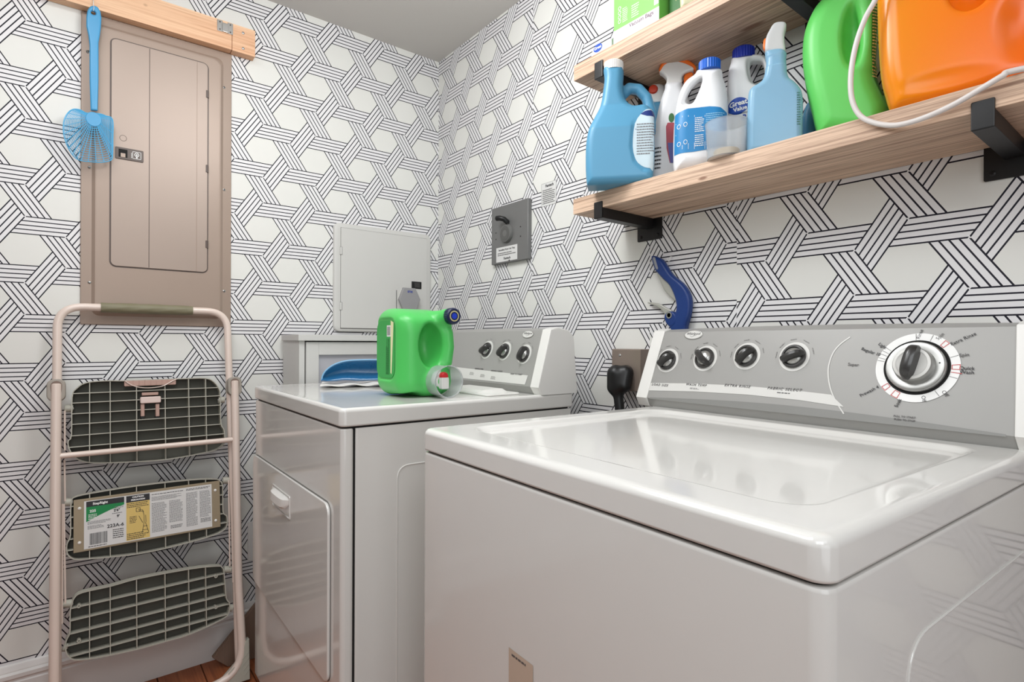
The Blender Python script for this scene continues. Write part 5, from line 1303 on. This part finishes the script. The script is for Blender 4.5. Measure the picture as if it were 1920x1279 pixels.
bm = B(); u, v = P.px(1600, -20); add_lathe(bm, [(0.021, -0.006), (0.021, 0.0), (0.024, 0.001), (0.024, 0.010), (0.022, 0.012), (0, 0.012)], (u, v, 0), (u, v+1, 0), 32); obj('cap', bm, MATS['cap_navy'], t)
def LPt(L_): return [(float(a[0]), float(a[1])) for a in [P.px(*p) for p in L_]]
lb_ = patch('label', f, LPt([(1634, 20), (1646, 15), (1644, 60), (1640, 100), (1640, 140), (1646, 166), (1660, 188), (1652, 190), (1638, 160), (1633, 120), (1633, 80)]), mat('label_dark_green', (52, 132, 52), 0.5), t, 0.0006, step=0.005)
dgreek(f, *P.px(1634, 160), *P.px(1645, 20), 24, mat('print_straw', (220, 214, 150), 0.5), lb_, seed=12, word=0.003)

# --- orange jug
orange = NT('orange_plastic')
sp = orange.n('ShaderNodeSeparateXYZ'); tc_ = orange.n('ShaderNodeTexCoord'); orange.l(tc_.outputs['Object'], sp.inputs[0])
gx = orange.ramp(orange.math('ADD', orange.math('MULTIPLY', sp.outputs[0], 4.0), 0.5), [(0.0, lin((228, 150, 20))), (0.45, lin((236, 128, 16))), (1.0, lin((236, 88, 16)))])
orange.l(orange.mix(orange.math('MULTIPLY', orange.noise(9, 2), 0.25), gx, lin((250, 120, 30))), orange.b.inputs['Base Color']); orange.b.inputs['Roughness'].default_value = 0.24
orange.b.inputs['Subsurface Weight'].default_value = 0.2; orange.b.inputs['Subsurface Scale'].default_value = 0.02; orange.b.inputs['Specular IOR Level'].default_value = 0.35
P = facing(1785, 1.095, ZS, 0)
t = thing('orange_jug', 'large orange detergent jug at the right end of the lower shelf', 'jug', matrix=P.mat())
L = [(1652, -20), (1648.5, 0), (1649.5, 60), (1652, 120), (1656, 165), (1664, 195), (1680, 225), (1740, 240), (1860, 240), (1930, 215), (1950, 160), (1955, 80), (1952, 0), (1940, -30), (1860, -36), (1720, -34)]
def ex(d, X, Y, Z):
    h_ = P.px(1818, 2); h2_ = P.px(1905, 75)
    d = smax(d, -sd_ell(X, Y, Z, (h_[0], h_[1], 0.058), (0.028, 0.040, 0.040)), 0.008)
    d = smax(d, -sd_ell(X, Y, Z, (h2_[0]+0.012, h2_[1], 0.082), (0.045, 0.070, 0.034)), 0.008)
    b_ = P.px(1765, 165)
    return smax(d, -sd_ell(X, Y, Z, (b_[0], b_[1]-0.012, 0.072), (0.085, 0.024, 0.016)), 0.004)
f, O = body_sdf('body', P, L, 0.060, 0.030, orange.m, t, ex, h=0.0028)
dtext(f, '96', *P.px(1913, 14), 0.018, print_pale, t, bold=0.0005)
bm = B(); u, v = P.px(1700, -32); add_lathe(bm, [(0.022, -0.008), (0.022, 0.0), (0.026, 0.001), (0.026, 0.008), (0.024, 0.010), (0, 0.010)], (u, v, 0), (u, v+1, 0), 32); obj('cap', bm, og, t)

# --- white cord looping over the shelf edge
PC = Plane((1.0065, 0.3, 1.4), (0, -1, 0), (0, 0, 1))
cp = [(1.0065, 0.3-PC.px(x, y)[0], 1.4+PC.px(x, y)[1]) for x, y in ((1655, -35), (1641, 0), (1622, 35), (1606, 80), (1597, 125), (1595, 165), (1600, 195), (1614, 218), (1638, 230), (1670, 235), (1700, 231), (1740, 218), (1790, 195), (1840, 166), (1880, 142))]
cp += [(1.012, 0.178, 1.4235), (1.035, 0.12, 1.425), (1.05, 0.02, 1.425), (1.06, -0.1, 1.425)]
cp = [(1.06, 0.20, 1.7715), (1.035, 0.26, 1.7715), (1.011, 0.318, 1.766)]+cp
bm = B(); add_tube(bm, smooth_path(cp, 8), 0.0042, 12)
tag(obj('hanging_cable', bm, mat('cord_white', (214, 208, 204), 0.3)), 'white cord looping down between the shelves in front of the two large jugs', 'cable')

# --- upper shelf: boxes
def boxthing(name, label, cat, x0, x1, y0, y1, z0, z1, m_, bev=0.001):
    t = thing(name, label, cat, ((x0+x1)/2, (y0+y1)/2, z0)); cx, cy = (x0+x1)/2, (y0+y1)/2
    bm = B(); add_box(bm, x0-cx, x1-cx, y0-cy, y1-cy, 0, z1-z0, bev=bev, seg=1); b = obj('carton', bm, m_, t); return t, b, cx, cy
t, b, cx, cy = boxthing('vacuum_bag_box', 'green and white carton of vacuum bags on the upper shelf', 'box', 1.050, 1.150, 0.795, 0.931, ZU+0.0, ZU+0.215, mat('carton_green', (122, 200, 92), 0.45))
TB_ = basis((1.050-cx, 0, 0), (0, -1, 0), (0, 0, 1)); hb = 0.068
bm = B(); quad(bm, TB_, -hb, 0.0, hb, 0.0525, 0.0003); wb = obj('white_band', bm, print_pale, t, smooth=False)
text('print', 'Vacuum Bags', 0.0135, TB_ @ Matrix.Translation((0.017, 0.0455, 0.0003)), mat('print_mauve', (120, 96, 112), 0.5), wb, w=0.0003, bold=0.0002)
bm = B(); quad(bm, TB_, 0.054, 0.06, 0.067, 0.21, 0.0003); obj('white_edge', bm, mat('carton_pale_green', (206, 226, 196), 0.45), t, smooth=False)
text('print', 'O', 0.030, TB_ @ Matrix.Translation((0.0, 0.120, 0.0003)), print_pale, t, w=0.0003)
text('print', 'OOOO', 0.013, TB_ @ Matrix.Translation((-0.048, 0.085, 0.0003)) @ Matrix.Rotation(math.pi/2, 4, 'Z'), print_pale, t, w=0.0003)
bm = B(); greek(bm, TB_, -0.040, 0.062, -0.024, 0.098, 8, w=0.0004, word=0.004); greek(bm, TB_, -0.012, 0.060, 0.010, 0.092, 6, w=0.0004, word=0.004, seed=5)
o_ = obj('fine_print', bm, MATS['carton_pale_green'], t, smooth=False); o_['kind'] = 'stuff'
# white packet with oval logo
P = Plane((1.045, 0.965, ZU), (0, -1, 0), (0, 0, 1))
t = thing('white_packet', 'low white packet with a blue oval logo at the left end of the upper shelf', 'packet', matrix=P.mat())
pk = [(-0.047, 0.0), (-0.036, 0.034), (-0.02, 0.0395), (0.028, 0.0405), (0.0305, 0.0)]
f_pk = lambda X, Y, Z: sd_ext(sd_poly(X, Y, pk), Z+0.035, 0.035, 0.006)
sdf_obj('wrapper', f_pk, (-0.052, -0.003, -0.075), (0.036, 0.046, 0.004), 0.002, mat('packet_white', (226, 228, 232), 0.4), t)
bm = B(); prism(bm, oval(-0.014, 0.0310, 0.0150, 0.0100), 0.0, 0.0006); lo_ = obj('logo_oval', bm, mat('logo_blue', (36, 76, 168), 0.42), t)
text('print', 'Great', 0.0105, Matrix.Translation((-0.014, 0.0315, 0.0006)), print_pale, lo_, w=0.0003, bold=0.0002)
t, b, cx, cy = boxthing('green_carton', 'dark green carton with grass pattern on the upper shelf beside the vacuum bag box', 'box', 1.078, 1.150, 0.735, 0.788, ZU, ZU+0.16, mat('carton_dark_green', (40, 104, 36), 0.45, var=0.2, vs=60))
TB_ = basis((1.078-cx, 0, 0), (0, -1, 0), (0, 0, 1)); bm = B()
rnd = random.Random(5)
for k in range(16):
    x_ = -0.03+0.06*rnd.random(); y_ = 0.05+0.08*rnd.random(); a_ = rnd.uniform(0.6, 1.3); L_ = 0.02
    p = Vector((x_, y_, 0.0004)); q = p+Vector((math.cos(a_), math.sin(a_), 0))*L_; n_ = Vector((-math.sin(a_), math.cos(a_), 0))*0.0006
    bm.faces.new([bm.verts.new(TB_ @ c_) for c_ in (p-n_, q, p+n_)])
o_ = obj('grass_print', bm, MATS['print_straw'], t, smooth=False); o_['kind'] = 'stuff'
P = facing(1294, 1.045, ZU)
t = thing('pouch', 'pale yellow and blue pouch beside the dark green carton on the upper shelf', 'pouch', matrix=P.mat())
f_po = lambda X, Y, Z: sd_ext(sd_poly(X, Y, [(-0.022, 0), (-0.026, 0.06), (-0.018, 0.13), (0.03, 0.13), (0.034, 0.06), (0.03, 0)]), Z, 0.018-0.05*np.clip(Y-0.08, 0, 1), 0.010)
sdf_obj('wrapper', f_po, (-0.032, -0.003, -0.025), (0.04, 0.136, 0.025), 0.0025, mat('pouch_yellow', (206, 206, 170), 0.4), t)
patch('blue_print', f_po, [(-0.012, 0.03), (0.028, 0.03), (0.028, 0.09), (-0.012, 0.085)], mat('print_soft_blue', (110, 160, 205), 0.45), t, 0.0006)

# ================================================================== ON THE DRYER
ZD = 0.9118
d0 = ray(765, PY); RP = CAM+1.345*d0; cdir = -d0/np.linalg.norm(d0); ph = 27*D2R
nn = np.array([math.cos(ph)*cdir[0]-math.sin(ph)*cdir[1], math.sin(ph)*cdir[0]+math.cos(ph)*cdir[1], 0])
PJ = Plane((RP[0], RP[1], ZD), np.cross([0, 0, 1], nn), (0, 0, 1))
t = thing('green_detergent_jug', 'bright green detergent jug with a press tap standing on the dryer', 'jug', matrix=PJ.mat())
JW, JH, JL = 0.138, 0.224, 0.172
cap_c = PJ.px(848, 593, 0.02); cup_c = PJ.px(842, 722, 0.05); hol = PJ.px(806, 648, -0.01)
def f_j(X, Y, Z):
    cx, cy, cz_ = JW/2-0.008, JH/2, -JL/2
    r = 0.040
    bul = 0.006*np.cos(np.clip((Z-cz_)/JL*math.pi, -1.57, 1.57))
    a = np.abs(X-cx)-(JW/2+0.004-r)-bul; b = np.abs(Y-cy)-(JH/2-r); c = np.abs(Z-cz_)-(JL/2-r)
    d = np.sqrt(np.maximum(a, 0)**2+np.maximum(b, 0)**2+np.maximum(c, 0)**2)+np.minimum(np.maximum(np.maximum(a, b), c), 0)-r
    # slope the front-top so that the neck emerges
    d = smax(d, (Y-0.205)*0.5+(Z+0.02)*0.25, 0.02)
    d = smin(d, sd_cap(X, Y, Z, (cap_c[0], cap_c[1], 0.008), (cap_c[0]-0.03, cap_c[1]-0.012, -0.06), 0.0205), 0.012)
    d = smin(d, sd_cap(X, Y, Z, (cup_c[0], 0.040, -0.012), (cup_c[0]-0.03, 0.042, -0.08), 0.037), 0.014)
    d = smax(d, -sd_ell(X, Y, Z, (hol[0], hol[1], -0.008), (0.033, 0.054, 0.052)), 0.012)
    hb_ = [PJ.px(*p, 0.0)+(w_,) for p, w_ in (((838, 600), -0.012), ((842, 625), -0.004), ((843, 650), -0.002), ((840, 680), -0.004), ((836, 700), -0.012))]
    d = smin(d, sd_chain(X, Y, Z, hb_, 0.0125), 0.010)
    rec = np.maximum(np.maximum(np.abs(Z+0.096)-0.056, np.abs(Y-0.118)-0.078), X+0.011)
    a2, b2 = np.abs(Z+0.096)-0.056+0.03, np.abs(Y-0.118)-0.078+0.03
    rr2 = np.sqrt(np.maximum(a2, 0)**2+np.maximum(b2, 0)**2)+np.minimum(np.maximum(a2, b2), 0)-0.03
    d = smax(d, -smax(rr2, X+0.0125, 0.003), 0.004)
    # low relief at the bottom so that it stands on two feet
    d = smax(d, -sd_ell(X, Y, Z, (0.022, -0.012, -0.02), (0.030, 0.024, 0.10)), 0.01)
    return np.maximum(d, -Y)
sdf_obj('body', f_j, (-0.032, -0.003, -JL-0.008), (JW+0.02, JH+0.008, 0.03), 0.0026, green_jug, t)
# side label (normal = -e1)
TSd = basis((-0.0134, 0, 0), (0, 0, 1), (0, 1, 0))     # e1 = local +z (towards the front), e2 = up, n = -x
bm = B(); prism(bm, [(x-0.096, y+0.118) for x, y in rr_loop(-0.052, 0.052, -0.072, 0.072, 0.026, 6)], -0.0004, 0.0006, TSd); lb_ = obj('side_label', bm, mat('label_translucent_green', (52, 164, 76), 0.35), t)
bm = B(); quad(bm, TSd, -0.088, 0.150, -0.066, 0.178, 0.0008); bc = obj('barcode_patch', bm, print_pale, lb_, smooth=False)
bm = B()
for k in range(9): quad(bm, TSd, -0.0855+k*0.0020, 0.153, -0.0855+k*0.0020+0.001, 0.175, 0.0010)
o_ = obj('barcode', bm, print_grey, bc, smooth=False); o_['kind'] = 'stuff'
bm = B(); poly(bm, TSd, [(-0.066, 0.060), (-0.060, 0.056), (-0.050, 0.185), (-0.066, 0.190)], 0.0008); obj('cream_stripe', bm, mat('print_cream', (230, 228, 180), 0.5), lb_, smooth=False)
bm = B(); greek(bm, TSd @ Matrix.Translation((-0.083, 0.10, 0)) @ Matrix.Rotation(math.pi/2, 4, 'Z'), -0.045, -0.010, 0.045, 0.010, 5, w=0.0010, word=0.004)
o_ = obj('fine_print', bm, mat('print_deep_green', (16, 80, 34), 0.5), lb_, smooth=False); o_['kind'] = 'stuff'
# fill cap
ribbed_cap('fill_cap', (cap_c[0], cap_c[1], 0.008), (cap_c[0], cap_c[1], 0.030), 0.0205, mat('cap_dark_navy', (20, 30, 66), 0.35), t, 30, top=0.003)
for r0, m_, nm in ((0.0135, mat('print_gold', (196, 188, 140), 0.5), 'cap_ring'), (0.0105, mat('cap_dark_navy', (20, 30, 66), 0.35), 'cap_disc'), (0.0088, mat('print_royal', (28, 60, 190), 0.4), 'cap_star')):
    bm = B(); zz = {'cap_ring': 0.0302, 'cap_disc': 0.0304, 'cap_star': 0.0306}[nm]
    pts_ = oval(cap_c[0], cap_c[1], r0, r0, 28)
    if nm == 'cap_star': pts_ = [(cap_c[0]+(r0 if k % 2 == 0 else r0*0.72)*math.cos(k*math.pi/10), cap_c[1]+(r0 if k % 2 == 0 else r0*0.72)*math.sin(k*math.pi/10)) for k in range(20)]
    poly(bm, Matrix.Translation((0, 0, zz)), pts_); obj(nm, bm, m_, t, smooth=False)
# tap under a clear cup
cu, cv2 = cup_c[0], 0.0405
bm = B(); add_lathe(bm, [(0.0385, -0.002), (0.0385, 0.004), (0.0380, 0.048), (0.0398, 0.050), (0.0398, 0.0515), (0.0372, 0.0515), (0.0366, 0.048), (0.0371, -0.002)], (cu, cv2, 0.0), (cu, cv2, 1), 56, cap=False)
obj('measuring_cup', bm, mat('frosted_cup', (238, 241, 243), 0.22, trans=0.82, ior=1.25, var=0.0, rv=0.0), t)
bm = B(); add_lathe(bm, [(0.024, 0.0), (0.024, 0.014), (0.021, 0.016), (0.017, 0.022), (0, 0.022)], (cu-0.004, cv2+0.002, 0.0), (cu-0.004, cv2+0.002, 1), 32); tp2 = obj('tap_base', bm, white_plastic, t)
bm = B(); add_box(bm, cu-0.012, cu+0.010, cv2-0.020, cv2+0.010, 0.018, 0.036, bev=0.004); obj('tap_spout', bm, white_plastic, tp2)
bm = B(); add_lathe(bm, [(0.0105, 0.0), (0.0105, 0.010), (0.008, 0.014), (0, 0.015)], (cu-0.001, cv2+0.012, 0.020), (cu-0.001, cv2+0.012, 1), 24); obj('tap_button', bm, mat('tap_red', (206, 44, 48), 0.35), tp2)
# blue scoop on a rumpled white cloth
PSc = facing(665, 0.70, ZD, 0)
PSc = Plane((0.672, 1.66, ZD), PSc.e1, (0, 0, 1))
t = thing('blue_dustpan', 'blue curved plastic dustpan lying on a white cloth on the dryer behind the green jug', 'dustpan', matrix=PSc.mat())
so = [PSc.px(*p) for p in ((603, 713), (606, 702), (614, 692), (628, 683), (648, 677), (676, 675), (714, 675), (750, 677), (775, 684), (788, 696), (790, 712))]
so = smooth_path(so, 4); vb = max(0.010, float(so[0][1])-0.002)
bm = B(); rows = []
nC = len(so); nR = 10
for j in range(nR+1):
    f_ = j/nR; row = []
    for i, p in enumerate(so):
        x = float(p[0]); yb = vb+0.002*math.sin(i*0.5); y = yb+(float(p[1])-yb)*f_
        xx = (i/(nC-1))*2-1
        w_ = -0.045*(1-xx**2)*(math.sin(math.pi*(0.15+0.85*f_)))+0.012*(1-f_)
        row.append(bm.verts.new((x, max(y, vb), w_)))
    rows.append(row)
for a, b in zip(rows, rows[1:]):
    for i in range(nC-1): bm.faces.new((a[i], a[i+1], b[i+1], b[i]))
bmesh.ops.remove_doubles(bm, verts=bm.verts, dist=0.0003)
sc = obj('pan', bm, mat('dustpan_blue', (40, 104, 152), 0.28, coat=0.3), t)
md = sc.modifiers.new('thickness', 'SOLIDIFY'); md.thickness = 0.003; md.offset = 0
bm = B(); add_tube(bm, [(float(p[0]), float(p[1]), -0.045*(1-((i/(nC-1))*2-1)**2)*math.sin(math.pi)) for i, p in enumerate(so)], 0.0022, 8); obj('rim', bm, mat('rim_pale_blue', (128, 178, 216), 0.35), t)
# cloth
bm = B(); nx_, ny_ = 60, 20; g = []
a = on('z', ZD, 606, 726); b = on('z', ZD, 742, 736)
for j in range(ny_+1):
    row = []
    for i in range(nx_+1):
        u = i/nx_; v = j/ny_
        x = -0.085+0.24*u; w_ = 0.055-0.13*v
        row.append(bm.verts.new((x, 0.0035+0.0032*(1+math.sin(u*20+v*2.0))*(0.5+0.5*u)+0.0012*math.sin(v*9+u*5), w_+0.006*math.sin(u*9))))
    g.append(row)
for a_, b_ in zip(g, g[1:]):
    for i in range(nx_): bm.faces.new((a_[i], a_[i+1], b_[i+1], b_[i]))
o_ = obj('white_cloth', bm, mat('cloth_white', (226, 224, 220), 0.85, bump=0.3, bs=400), None)
o_.matrix_world = PSc.mat()
md = o_.modifiers.new('thickness', 'SOLIDIFY'); md.thickness = 0.0028; md.offset = 0
tag(o_, 'rumpled white cloth lying on the dryer under the blue dustpan', 'cloth')
